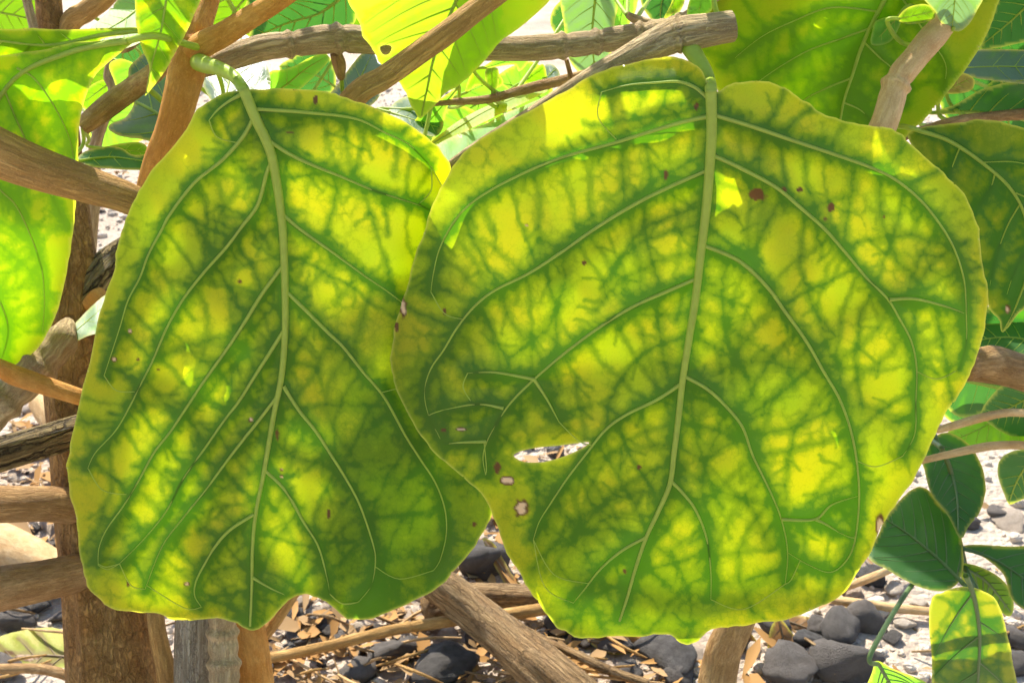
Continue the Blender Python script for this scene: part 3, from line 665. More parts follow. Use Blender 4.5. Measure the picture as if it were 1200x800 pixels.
# stem on the right
branch('branch', [(872, 712, .745, 13), (890, 620, .70, 16), (930, 500, .64, 17), (960, 360, .60, 17), (1000, 220, .575, 17), (1036, 146, .57, 16), (1054, 96, .57, 16), (1074, 70, .57, 15), (1092, 48, .57, 16), (1106, 30, .575, 15), (1150, -40, .59, 13), (1220, -140, .62, 12)], 'pale', SHRUB, seed=46, nodes=(.69,), node_h=.18, rough=.07, sides=28)
branch('branch', [(1330, 470, .72, 20), (1260, 448, .71, 19), (1200, 434, .70, 18), (1165, 424, .695, 19), (1145, 424, .69, 17), (1090, 440, .69, 14), (1010, 500, .70, 14), (930, 600, .72, 16), (880, 690, .74, 18), (855, 745, .75, 20), (846, 770, .755, 21), (838, 830, .76, 24), (832, 1000, .77, 26), (828, 1300, .78, 30)], 'brown', SHRUB, seed=48, rough=.16, nodes=(.18,))
branch('branch', [(1320, 490, .74, 7), (1230, 462, .73, 7), (1180, 446, .72, 7), (1140, 440, .71, 7), (1080, 442, .70, 6)], 'brown', SHRUB, seed=49)
branch('twig', [(1300, 480, .68, 5), (1220, 484, .68, 5), (1182, 483, .68, 5), (1150, 489, .68, 5), (1118, 498, .68, 5), (1098, 504, .68, 4)], 'pale', SHRUB, seed=51, rough=.1)
branch('twig', [(1300, 530, .72, 5), (1210, 522, .72, 5), (1170, 521, .72, 5), (1138, 526, .72, 5), (1080, 540, .72, 4)], 'pale', SHRUB, seed=52)
branch('twig', [(1290, 128, .68, 8), (1150, 138, .665, 6), (1110, 145, .66, 6), (1085, 152, .66, 5), (1030, 170, .65, 5)], 'brown', SHRUB, seed=53)
branch('twig', [(97, 150, .70, 10), (122, 130, .70, 13), (152, 108, .70, 13), (170, 95, .69, 12), (200, 70, .66, 10)], 'brown', SHRUB, seed=54, rough=.15)
branch('branch', [(60, 90, .80, 9), (80, 28, .80, 12), (100, 12, .79, 12), (125, -8, .78, 12), (170, -60, .77, 11)], 'tan', SHRUB, seed=55)
branch('twig', [(38, 50, .78, 5), (40, 36, .78, 5), (34, 12, .78, 5), (28, -12, .78, 5), (15, -60, .78, 5)], 'grey', SHRUB, seed=56)
branch('twig', [(105, 60, .76, 6), (122, 52, .76, 9), (145, 54, .75, 8), (160, 46, .74, 6), (185, 35, .72, 5)], 'brown', SHRUB, seed=57)
branch('twig', [(130, 70, .85, 5), (127, 90, .85, 6), (132, 112, .85, 6), (112, 170, .86, 7), (108, 240, .87, 9), (100, 330, .88, 10)], 'grey', SHRUB, seed=58)

# ---------------------------------------------------------------- the two big leaves
LA_out = [(285, 106), (268, 108), (248, 116), (232, 129), (216, 154), (195, 181), (173, 206), (160, 228), (150, 250), (143, 270), (137, 292), (134, 315), (123, 350), (112, 390), (104, 425), (96, 457), (89, 492), (82, 525), (78, 545), (80, 572), (88, 610), (92, 640), (98, 670), (105, 690), (115, 701), (130, 711), (152, 715), (180, 718), (200, 724), (220, 727), (245, 724), (265, 726), (280, 732), (293, 739), (306, 735), (320, 722), (335, 707), (346, 699), (360, 697), (376, 701), (390, 710), (402, 722), (412, 726), (428, 726), (452, 718), (482, 705), (510, 690), (532, 668), (555, 641), (572, 616), (578, 600), (585, 560), (578, 500), (560, 430), (548, 350), (545, 280), (538, 230), (528, 196), (520, 180), (500, 160), (470, 141), (432, 123), (402, 114), (380, 107), (330, 105), (300, 106)]
LA_mid = [(285, 104), (300, 140), (312, 165), (320, 190), (328, 240), (332, 280), (334, 340), (334, 390), (330, 440), (322, 480), (315, 520), (308, 560), (300, 600), (296, 640), (295, 690), (293, 733)]
LA_sec = [[(282, 111), (268, 119), (255, 129), (245, 141)],
          [(297, 138), (285, 160), (260, 188), (228, 214), (200, 250), (188, 272), (174, 298), (164, 325), (150, 352), (140, 385), (122, 440)],
          [(318, 190), (312, 205), (302, 240), (283, 266), (265, 290), (240, 318), (215, 350), (195, 385), (180, 420), (165, 450), (150, 480), (135, 505), (112, 530), (103, 548)],
          [(331, 312), (308, 343), (285, 380), (265, 410), (240, 445), (220, 475), (200, 505), (180, 531), (163, 562), (145, 592), (125, 620), (116, 642), (115, 662)],
          [(332, 388), (315, 415), (297, 443), (280, 470), (263, 492), (240, 525), (215, 560), (194, 600), (167, 633), (140, 660)],
          [(325, 464), (305, 490), (285, 515), (265, 541), (240, 575), (215, 606), (190, 640), (170, 690)],
          [(298, 602), (270, 620), (252, 640), (240, 660), (230, 680), (228, 697), (236, 711)],
          [(297, 128), (320, 129), (360, 132), (400, 136), (425, 142), (450, 155), (480, 170), (505, 195)],
          [(312, 163), (340, 181), (370, 195), (400, 207), (430, 220), (462, 231), (500, 244), (525, 260)],
          [(328, 248), (350, 267), (375, 285), (400, 303), (430, 325), (468, 352), (520, 400)],
          [(334, 340), (360, 365), (385, 390), (402, 406), (425, 435), (450, 465), (475, 510), (492, 537), (510, 565), (521, 595), (523, 625), (516, 655), (508, 668)],
          [(332, 452), (350, 480), (370, 505), (390, 536), (405, 560), (421, 590), (435, 630), (440, 655), (435, 685), (420, 705)],
          [(311, 551), (335, 575), (355, 610), (373, 640), (384, 680), (386, 695)],
          [(296, 676), (316, 688), (335, 697)]]
def la_depth(x, y):
    # the lower right flap swings away, the left margin rolls back, tip corrugates
    u = np.clip((x-430)/150, 0, 1); v = np.clip((y-380)/300, 0, 1)
    return .022*u*u*v+.018*np.clip((x-460)/110, 0, 1)**2*(y < 800) + .010*np.clip((150-x)/70, 0, 1)**2-.004*np.sin((x-300)/36)*np.clip((y-600)/130, 0, 1)
def sstep(v, a, b):
    k = np.clip((v-a)/(b-a), 0, 1); return k*k*(3-2*k)
def la_bias(x, y): return .02+.42*sstep(x, 350, 440)*sstep(y+.3*x, 430, 640)+.25*sstep(y, 600, 720)*sstep(x, 180, 320)
def ra_bias(x, y): return .02+.34*sstep(y, 590, 720)*sstep(1000-x, 0, 200)+.35*sstep(240-y, 0, 120)*sstep(x, 930, 1060)+.3*sstep(560-x, 0, 80)*sstep(y, 380, 520)
LEFT, LAD = leaf(SHRUB, LA_out, LA_mid, 'chlor', .535, n=(-.10, 1, .10), sec=LA_sec, loops=True, cells=21, bias=la_bias, step=1.85, tert=30, cup=.02, wave=.008, pleat=.0030, vr=6.0, c=(320, 400), seed=3, depthf=la_depth,
     halo=(8.5, 7.2, 3.8), pet=[(228, 72, .603, 10), (236, 74, .585, 10.5), (244, 77, .574, 9.8), (256, 80, .562, 8.5), (272, 88, .552, 7.5), (280, 96, .545, 6.5)],
     spots=[(152, 388, 4, 4, 'p'), (134, 421, 4.5, 4.5, 'p'), (162, 421, 4, 4, 'b'), (281, 330, 3, 4, 'b'), (186, 433, 2.5, 2.5, 'b'), (125, 445, 2, 2, 'b'), (385, 602, 3.5, 9, 'b'), (370, 118, 4, 10, 'b'), (325, 510, 3, 10, 'b'), (219, 684, 6, 3.5, 'p'), (330, 550, 5, 2.5, 'p'), (150, 684, 2, 6, 'b'), (340, 155, 7, 2, 'b'), (330, 558, 3, 2, 'p'), (556, 614, 4, 4, 'b'), (294, 492, 4, 4.5, 'p')],
     label='broad yellowing leaf with green veins hanging from the orange-brown stem')

RA_out = [(833, 104), (822, 82), (805, 70), (788, 67), (760, 69), (735, 74), (700, 86), (660, 108), (612, 134), (562, 164), (533, 190), (516, 222), (501, 260), (490, 290), (478, 328), (468, 365), (460, 400), (458, 425), (463, 450), (475, 480), (495, 511), (520, 540), (545, 562), (566, 580), (580, 610), (590, 640), (605, 665), (620, 690), (635, 711), (650, 730), (665, 742), (685, 748), (710, 745), (740, 745), (770, 742), (788, 745), (800, 755), (815, 752), (830, 740), (850, 735), (880, 731), (920, 725), (950, 716), (980, 700), (1000, 680), (1015, 655), (1034, 617), (1050, 591), (1070, 560), (1090, 520), (1106, 490), (1125, 460), (1141, 430), (1151, 400), (1157, 365), (1157, 340), (1152, 310), (1147, 272), (1142, 250), (1130, 227), (1110, 208), (1090, 189), (1066, 166), (1055, 157), (1040, 150), (1015, 146), (990, 142), (965, 134), (945, 120), (925, 105), (905, 98), (872, 97), (852, 101), (840, 107)]
RA_mid = [(833, 104), (834, 150), (832, 190), (828, 240), (822, 290), (815, 350), (807, 400), (800, 445), (795, 490), (790, 530), (785, 567), (771, 600), (757, 630), (745, 665), (735, 700), (726, 727)]
RA_sec = [[(832, 118), (815, 103), (795, 96), (770, 97), (735, 100), (705, 108)],
          [(833, 136), (800, 143), (760, 155), (718, 168), (660, 184), (620, 200), (580, 220), (550, 240), (530, 263), (515, 292), (508, 320), (505, 342)],
          [(832, 198), (800, 212), (750, 236), (700, 266), (660, 294), (620, 320), (580, 340), (555, 360), (535, 385), (520, 410), (505, 432), (498, 456), (501, 482), (516, 514)],
          [(817, 326), (780, 342), (740, 360), (700, 385), (660, 415), (625, 445), (600, 470), (585, 491), (571, 516), (566, 536), (569, 556)],
          [(799, 449), (770, 468), (735, 485), (710, 503), (688, 530), (665, 560), (645, 590), (632, 611), (625, 632)],
          [(757, 629), (730, 644), (705, 665), (685, 690), (672, 706)],
          [(834, 134), (880, 148), (930, 165), (975, 180), (1020, 196), (1050, 211), (1080, 236), (1105, 268), (1120, 296), (1130, 330), (1132, 365), (1132, 400), (1124, 432)],
          [(833, 181), (870, 198), (910, 220), (940, 245), (966, 268), (990, 295), (1015, 325), (1040, 350), (1055, 375), (1068, 400), (1074, 430), (1073, 470), (1072, 508), (1058, 534)],
          [(823, 287), (865, 305), (898, 335), (920, 365), (945, 400), (965, 435), (985, 470), (999, 512), (1006, 560), (1006, 600), (1000, 640), (987, 662), (970, 670), (945, 660), (923, 647)],
          [(801, 440), (828, 455), (850, 475), (870, 500), (882, 533), (900, 570), (915, 606), (923, 646), (920, 684)],
          [(787, 564), (800, 577), (815, 597), (828, 630), (833, 670), (833, 702)],
          [(1042, 351), (1072, 350), (1108, 359), (1130, 367)],
          [(916, 608), (955, 608), (975, 591), (1005, 581)],
          [(956, 608), (968, 614), (984, 624)],
          [(625, 443), (640, 466), (655, 494)], [(626, 444), (580, 436), (548, 437)], [(590, 478), (560, 473), (520, 480)], [(570, 517), (540, 518), (520, 520)]]
def ra_depth(x, y):
    return .020*np.clip((560-x)/110, 0, 1)**2+.006*np.clip((150-y)/80, 0, 1)**2*(x < 830)+.012*np.clip((x-1040)/120, 0, 1)**2+.010*np.clip((y-640)/110, 0, 1)**2 \
        - .004*np.sin((x-700)/55)*np.clip((y-520)/200, 0, 1)
RIGHT, RAD = leaf(SHRUB, RA_out, RA_mid, 'chlor', .497, n=(.10, 1, .12), sec=RA_sec, loops=True, cells=21, bias=ra_bias, step=1.85, tert=30, cup=.016, wave=.008, pleat=.0030, vr=6.2, c=(810, 400), seed=5, depthf=ra_depth,
     halo=(10, 8.6, 4.4), pet=[(800, 38, .497, 12), (808, 54, .493, 11), (818, 70, .491, 9.5), (827, 84, .490, 8), (832, 96, .490, 7)],
     holes=[[(602, 534), (612, 528), (632, 524), (655, 522), (690, 518), (676, 528), (656, 536), (636, 541), (615, 541)],
            ],
     spots=[(888, 228, 14, 12, 'b'), (918, 223, 6, 5, 'b'), (937, 222, 6, 5, 'b'), (974, 243, 6, 9, 'b'), (967, 257, 4, 3, 'b'), (611, 595, 15, 15, 'p'), (472, 360, 8, 20, 'p'), (465, 383, 4, 8, 'b'), (1031, 615, 9, 22, 'p'), (583, 548, 6, 10, 'b'), (594, 563, 15, 8, 'p'), (521, 365, 2.5, 8, 'b'), (684, 308, 4, 4, 'b'), (617, 264, 3.5, 3.5, 'p'), (1036, 254, 2.5, 2.5, 'b'), (780, 205, 5, 10, 'b'), (540, 503, 12, 3, 'p'), (732, 669, 4, 4, 'b'), (749, 547, 4, 4, 'b'), (816, 125, 4, 7, 'b'), (520, 504, 5, 3, 'b')],
     label='large round yellow-green leaf with a torn hole and brown edge spots')

# ---------------------------------------------------------------- unseen leaves added close behind the big ones to filter the sun
def behind(D, dz):
    def f(x, y): return D(x, y)+dz
    return f
def back_leaf(out, mid, style, D, dz, holes=(), **k):  # holes are cut where sun flecks should reach the front leaf
    o, _ = leaf(SHRUB, out, mid, style, .5, depth_abs=behind(D, dz), step=4, holes=holes, vr=2.2, seed=len(ALL_LEAVES)+40, halo=(6, 5, 4), nsec=6, pleat=.001, **k)
    return o
back_leaf([(812, 108), (760, 84), (715, 94), (690, 108), (620, 146), (560, 180), (528, 226), (502, 290), (486, 350), (470, 405), (476, 450), (505, 492), (535, 512), (562, 515), (605, 505), (655, 500), (700, 488), (785, 492), (822, 430), (838, 350), (842, 285), (826, 258), (826, 180)], [(800, 118), (720, 230), (640, 340), (570, 480)], 'thin', RAD, .009,
          holes=[[(650, 118), (664, 124), (676, 136), (668, 138), (655, 130)], [(690, 104), (716, 92), (745, 88), (772, 95), (766, 113), (738, 114), (710, 116)], [(668, 470), (676, 468), (680, 478), (672, 482)]])
back_leaf([(848, 120), (895, 112), (950, 142), (1010, 160), (1060, 176), (1105, 220), (1136, 285), (1146, 350), (1134, 405), (1108, 455), (1080, 510), (1050, 570), (1016, 625), (985, 640), (972, 560), (968, 470), (940, 480), (880, 490), (830, 480), (812, 440), (826, 340), (830, 268), (868, 262), (880, 228), (868, 186), (842, 160)], [(856, 135), (940, 230), (1000, 360), (1010, 580)], 'thin', RAD, .010)
back_leaf([(606, 556), (690, 553), (745, 535), (765, 470), (800, 440), (850, 430), (920, 440), (962, 470), (985, 560), (990, 645), (960, 690), (925, 712), (860, 722), (780, 732), (700, 736), (652, 715), (622, 670), (598, 625), (592, 590)], [(900, 490), (800, 580), (690, 690)], 'thin', RAD, .012, holes=[[(760, 528), (768, 526), (766, 545), (758, 548)], [(625, 585), (640, 588), (630, 600), (618, 600)]])
back_leaf([(300, 122), (350, 115), (420, 130), (480, 155), (510, 188), (515, 260), (505, 340), (490, 420), (480, 520), (440, 600), (400, 690), (345, 688), (290, 712), (200, 708), (130, 696), (102, 660), (90, 600), (84, 540), (95, 470), (114, 400), (138, 325), (152, 262), (170, 218), (206, 178), (240, 130)], [(300, 130), (310, 300), (290, 500), (230, 685)], 'thin', LAD, .0075,
          holes=[[(216, 384), (221, 402), (223, 418), (218, 432), (211, 424), (212, 402)], [(258, 446), (268, 430), (270, 432), (261, 448)]])
back_leaf([(402, 425), (470, 410), (512, 430), (528, 480), (545, 560), (545, 610), (505, 660), (468, 692), (425, 706), (395, 640), (380, 520)], [(470, 425), (460, 560), (430, 680)], 'lime', LAD, .016)

# ---------------------------------------------------------------- the other leaves
def L(out, mid, style, d, **k):
    k.setdefault('seed', len(ALL_LEAVES)+4); k.setdefault('vr', 3.0); k.setdefault('halo', (8, 6, 4)); k.setdefault('step', 3.5)
    return leaf(SHRUB, out, mid, style, d, **k)
L([(-80, 130), (-40, 75), (20, 62), (80, 52), (130, 45), (159, 46), (141, 62), (119, 80), (107, 97), (98, 122), (93, 150), (91, 190), (89, 235), (86, 270), (80, 310), (72, 350), (58, 385), (40, 412), (15, 432), (-15, 445), (-60, 430), (-100, 350), (-110, 220)],
  [(150, 48), (80, 62), (10, 100), (-35, 200), (-45, 330), (-25, 435)], 'lime', .60, n=(.15, 1, .25), step=3, tert=20, vr=3.5,
  sec=[[(20, 80), (40, 92), (62, 122), (80, 158), (87, 188)], [(-30, 190), (0, 222), (18, 240), (32, 267), (48, 310), (52, 350), (50, 388)], [(5, 105), (35, 175), (55, 215), (78, 268)], [(-42, 300), (-5, 345), (10, 385), (0, 425)]],
  label='lime leaf behind the tan branch at the shrub\'s left')
def back_of(D, out, mid, style='olive', dz=.009, par=None, **k):  # unseen leaf added behind another to dim the sun on it
    return back_leaf(out, mid, style, D, dz, **k)
back_of(LAST[0], [(-70, 120), (-20, 95), (30, 92), (70, 92), (92, 100), (84, 150), (82, 235), (76, 300), (66, 345), (50, 382), (30, 408), (0, 425), (-50, 415), (-90, 340), (-100, 220)], [(60, 95), (0, 200), (-30, 400)], 'thin', .009)
L([(-60, 36), (0, 34), (40, 34), (80, 35), (130, 33), (162, 33), (152, 40), (122, 45), (108, 56), (92, 64), (72, 68), (50, 74), (20, 76), (-20, 75), (-60, 68)],
  [(163, 36), (120, 41), (80, 50), (55, 53), (25, 51), (-20, 46), (-58, 48)], 'olive', .56, n=(0, 1, 1.6), pet=[(190, 42, .60, 4), (178, 38, .575, 4)], vr=3.0, step=2.5)
L([(150, -30), (158, 0), (160, 30), (166, 55), (174, 75), (175, 95), (170, 112), (182, 98), (193, 84), (207, 60), (221, 32), (235, 0), (242, -30), (200, -45)],
  [(200, -40), (190, 30), (178, 75), (171, 110)], 'lime', .55, n=(-.2, 1, .15), cup=.08, vr=1.6, nsec=5, label='slender yellow-green leaf tip hanging before the orange stem')
L([(95, 48), (120, 20), (150, -12), (178, -25), (192, 0), (175, 40), (150, 56), (120, 62)], [(185, -10), (150, 20), (120, 38), (98, 48)], 'bright', .68, n=(0, .4, 1), vr=2)
L([(-60, -40), (62, -40), (50, 5), (45, 34), (-60, 42)], [(-60, 10), (0, 15), (45, 25)], 'olive', .86, n=(0, 1, .4), vr=2)
L([(236, 72), (252, 47), (280, 38), (300, 50), (312, 75), (317, 102), (300, 128), (260, 128), (240, 105)], [(262, 126), (270, 90), (283, 42)], 'blue', .655, n=(-.1, -.4, 1), vr=1.6, nsec=4)
L([(150, 84), (163, 68), (173, 63), (195, 78), (212, 110), (206, 175), (188, 170), (165, 163), (150, 162), (133, 156), (127, 147), (148, 137), (157, 115)], [(212, 150), (170, 125), (150, 116), (140, 113)], 'blue', .72, n=(0, -.4, 1), vr=2.6, nsec=3)
L([(92, 190), (97, 179), (120, 172), (140, 173), (160, 182), (185, 178), (205, 190), (190, 200), (160, 199), (120, 197)], [(93, 188), (130, 184), (170, 189), (203, 191)], 'dark', .69, n=(0, -.5, 1), vr=1.5, nsec=4, step=2.5)
L([(128, 171), (165, 167), (175, 182), (150, 184), (135, 181)], [(130, 174), (172, 178)], 'olive', .75, n=(0, .6, 1), vr=.8, nsec=3, step=2.5)
L([(128, 76), (142, 69), (160, 77), (156, 90), (152, 106), (140, 110), (134, 95)], [(158, 74), (142, 106)], 'bright', .82, n=(0, 1, .6), vr=1, nsec=3, step=2.5)
L([(92, 112), (118, 94), (130, 100), (126, 124), (100, 128)], [(128, 98), (95, 122)], 'lime', .88, n=(0, 1, .8), vr=1, nsec=3, step=2.5)
L([(292, 40), (308, 5), (340, -15), (412, -25), (418, 20), (395, 42), (350, 48), (300, 55)], [(412, -12), (375, 15), (335, 28), (297, 45)], 'dark', .70, n=(0, .7, 1), vr=2.4)
L([(395, 30), (405, 5), (425, -10), (440, 10), (432, 40), (415, 45)], [(425, -8), (402, 38)], 'olive', .72, n=(0, 1, .5), vr=1)
L([(308, 118), (315, 86), (330, 82), (345, 78), (360, 69), (379, 63), (386, 70), (371, 87), (350, 106), (330, 120)], [(312, 116), (335, 100), (360, 80), (384, 66)], 'bright', .68, n=(-.3, .5, 1), vr=1.4, nsec=4, step=2.5)
L([(383, 118), (398, 96), (424, 63), (440, 57), (454, 75), (452, 100), (432, 126), (400, 132)], [(400, 130), (420, 95), (438, 60)], 'blue', .66, n=(-.1, -.4, 1), vr=1.4, nsec=4)
L([(455, 130), (480, 112), (500, 120), (520, 140), (510, 160), (480, 150)], [(458, 132), (515, 150)], 'dark', .72, n=(0, .2, 1), vr=1.4, nsec=4)
L([(400, -30), (407, 0), (416, 18), (425, 40), (435, 58), (445, 72), (453, 84), (470, 100), (482, 122), (493, 138), (505, 128), (520, 112), (540, 97), (560, 80), (578, 60), (592, 45), (615, 28), (645, 0), (668, -30), (560, -65), (470, -65)],
  [(560, -55), (535, 0), (512, 55), (501, 100), (494, 136)], 'sunny', .60, n=(-.05, 1, .35), cup=.05, step=3, tert=22, vr=2.6, holes=[[(445, 56), (452, 53), (459, 55), (456, 63), (449, 64)]], label='sunlit yellow-green leaf behind the slanting tan branch')
back_of(LAST[0], [(522, -50), (600, -40), (640, -15), (612, 20), (588, 40), (570, 60), (550, 80), (528, 98), (512, 110), (512, 70), (524, 30), (530, -10)], [(590, -30), (520, 95)], 'olive', .010)
L([(660, -25), (722, -25), (725, 0), (721, 25), (718, 45), (714, 85), (700, 93), (680, 86), (665, 65), (661, 30)], [(700, -22), (694, 40), (698, 90)], 'pale', .73, n=(.2, .9, .6), vr=1.8, nsec=6)
L([(720, -25), (749, -25), (747, 5), (739, 25), (730, 42), (719, 46)], [(735, -22), (724, 42)], 'bright', .735, n=(-.6, .7, .6), vr=1, nsec=4)
L([(486, 142), (505, 124), (536, 104), (524, 126), (516, 150), (500, 166), (490, 160)], [(535, 105), (505, 140), (492, 158)], 'bright', .71, n=(0, .7, 1), vr=1, nsec=4, step=2.5)
L([(510, 172), (560, 148), (600, 130), (640, 112), (662, 100), (655, 120), (610, 150), (570, 175), (535, 200), (508, 205)], [(512, 200), (570, 158), (655, 104)], 'bright', .69, n=(-.1, .4, 1), vr=1.6, nsec=5)
L([(500, 172), (540, 140), (585, 118), (650, 96), (640, 108), (590, 132), (545, 155), (515, 176)], [(503, 171), (570, 130), (645, 98)], 'sunny', .72, n=(-.1, .3, 1), vr=1, nsec=4)
L([(568, 85), (574, 78), (584, 82), (584, 100), (578, 107), (571, 102)], [(576, 79), (577, 106)], 'olive', .70, n=(.3, 1, 0), vr=.8, nsec=3, step=2)
L([(610, 95), (625, 82), (637, 76), (640, 96), (625, 100)], [(612, 96), (636, 80)], 'lime', .74, n=(0, .7, 1), vr=.7, nsec=3, step=2)
L([(637, 78), (648, 76), (656, 88), (645, 97), (636, 96)], [(637, 94), (652, 80)], 'blue', .745, n=(0, .3, 1), vr=.7, nsec=3, step=2)
L([(568, 80), (580, 70), (600, 66), (622, 62), (618, 74), (608, 84), (602, 76)], [(570, 79), (618, 64)], 'bright', .675, n=(0, .7, 1), vr=.7, nsec=3, step=2)
L([(555, 82), (575, 80), (590, 95), (580, 104), (560, 100), (545, 110)], [(548, 108), (585, 92)], 'lime', .76, n=(0, .8, 1), vr=.7, nsec=3, step=2)
L([(778, 22), (786, 5), (792, -12), (802, -5), (800, 8), (790, 16)], [(795, -8), (780, 20)], 'olive', .56, n=(0, 1, .4), vr=.8, nsec=3, step=2)
L([(805, 18), (808, 0), (815, -25), (842, -25), (838, 0), (832, 14), (818, 20)], [(828, -22), (818, 17)], 'bright', .51, n=(0, 1, .4), vr=1.2, nsec=3, step=2.5)
L([(820, 64), (814, 20), (825, -30), (900, -55), (1050, -65), (1184, -45), (1171, 0), (1160, 30), (1150, 52), (1130, 85), (1108, 112), (1085, 140), (1066, 157), (1040, 195), (990, 225), (930, 215), (880, 175), (845, 112)],
  [(1062, -55), (1034, 5), (1020, 32), (1008, 60), (1000, 85), (990, 115), (985, 140), (976, 205)], 'olive', .615, n=(.1, 1, .30), step=3, tert=26, vr=3.2,
  sec=[[(1018, 34), (978, 48), (940, 63), (890, 95), (860, 125)], [(1030, 14), (975, 9), (930, 25), (890, 45), (850, 78)], [(1013, 50), (1030, 67), (1050, 86), (1062, 120)], [(997, 92), (965, 105), (940, 120), (925, 150)], [(1045, -20), (1085, 40), (1108, 75), (1105, 105)], [(988, 120), (1012, 132), (1030, 160)]],
  label='broad dull green leaf behind the pale jointed stem')
back_of(LAST[0], [(832, 50), (826, 20), (840, -30), (900, -45), (1040, -50), (1160, -35), (1160, 0), (1148, 30), (1138, 52), (1118, 82), (1096, 110), (1066, 145), (1030, 180), (980, 205), (930, 195), (885, 160), (850, 105)], [(1050, -30), (1000, 80), (970, 190)], 'lime', .010, holes=[[(944, -2), (958, -8), (962, 2), (954, 8), (946, 6)]])
L([(1078, -14), (1150, -14), (1144, 15), (1126, 36), (1106, 30), (1094, 12)], [(1120, -12), (1116, 32)], 'pale', .56, n=(.1, .8, .6), vr=1, nsec=4, step=2.5)
L([(1052, 22), (1066, 8), (1088, 6), (1096, 20), (1082, 27), (1062, 28)], [(1054, 22), (1094, 14)], 'olive', .565, n=(0, .8, .8), vr=.8, nsec=3, step=2)
L([(1022, 38), (1028, 24), (1055, 19), (1052, 36), (1042, 50), (1022, 53)], [(1052, 21), (1024, 50)], 'bright', .60, n=(-.1, .9, .7), vr=.8, nsec=3, step=2)  # sun fleck on the broad dull leaf, shaped as a separate bright blade
L([(1148, 58), (1165, 10), (1180, -25), (1240, -25), (1240, 42), (1200, 50), (1165, 57)], [(1230, -20), (1190, 20), (1152, 52)], 'dark', .69, n=(.1, .8, 1), vr=1.8)
L([(1122, 84), (1130, 65), (1150, 58), (1240, 64), (1240, 100), (1190, 98), (1150, 93)], [(1124, 80), (1180, 78), (1238, 80)], 'blue', .665, n=(0, -.45, 1), vr=1.2, nsec=4)
L([(1088, 134), (1120, 122), (1150, 105), (1180, 97), (1240, 94), (1240, 148), (1180, 138), (1130, 134)], [(1088, 132), (1150, 132), (1238, 143)], 'dark', .67, n=(0, .5, 1), vr=2.2)
L([(1108, 108), (1114, 92), (1130, 86), (1142, 94), (1138, 106), (1122, 110)], [(1110, 106), (1138, 92)], 'deadyel', .655, n=(0, .5, 1), vr=.8, nsec=3, step=2)
L([(1064, 160), (1085, 150), (1110, 145), (1150, 141), (1200, 150), (1250, 180), (1250, 330), (1212, 350), (1195, 368), (1175, 389), (1171, 375), (1159, 360), (1150, 330), (1140, 280), (1115, 225), (1085, 192)],
  [(1080, 154), (1112, 165), (1150, 190), (1185, 222), (1203, 260), (1206, 310), (1192, 355), (1176, 387)], 'dim', .60, n=(.25, 1, .35), step=2.6, tert=20, halo=(6, 5, 3), bias=lambda x, y: .3+0*x, vr=2.6, spots=[(1181, 362, 5, 8, 'p')],
  sec=[[(1166, 203), (1160, 222), (1143, 248)], [(1196, 238), (1180, 266), (1166, 305), (1160, 335)], [(1150, 190), (1190, 190), (1230, 200)], [(1190, 226), (1220, 240), (1245, 265)], [(1125, 172), (1118, 190), (1110, 212)], [(1205, 290), (1190, 315), (1180, 345)]],
  label='dark green leaf with a brown dry tip beside the round leaf')
L([(1098, 520), (1120, 500), (1150, 490), (1178, 466), (1191, 451), (1193, 475), (1225, 490), (1225, 522), (1160, 527), (1120, 532)], [(1190, 455), (1160, 495), (1105, 520)], 'bright', .82, n=(0, .4, 1), vr=1.4)
L([(1100, 430), (1130, 380), (1165, 362), (1250, 360), (1250, 480), (1185, 475), (1130, 490), (1105, 470)], [(1240, 380), (1180, 420), (1110, 455)], 'dark', .86, n=(0, .8, 1), vr=1.6)
L([(1125, 400), (1150, 380), (1200, 375), (1240, 400), (1230, 420), (1180, 415), (1140, 412)], [(1235, 405), (1180, 395), (1130, 402)], 'dark', .80, n=(0, .4, 1), vr=1.6)
L([(1150, 480), (1190, 440), (1240, 440), (1240, 500), (1200, 515), (1165, 500)], [(1235, 450), (1160, 490)], 'dark', .78, n=(0, .5, 1), vr=1.6)
L([(74, 399), (80, 388), (92, 375), (106, 360), (127, 344), (134, 360), (124, 386), (105, 393), (86, 401)], [(76, 398), (100, 378), (130, 352)], 'pale', .70, n=(-.1, -.3, 1), vr=1.0, nsec=3, step=2.5)

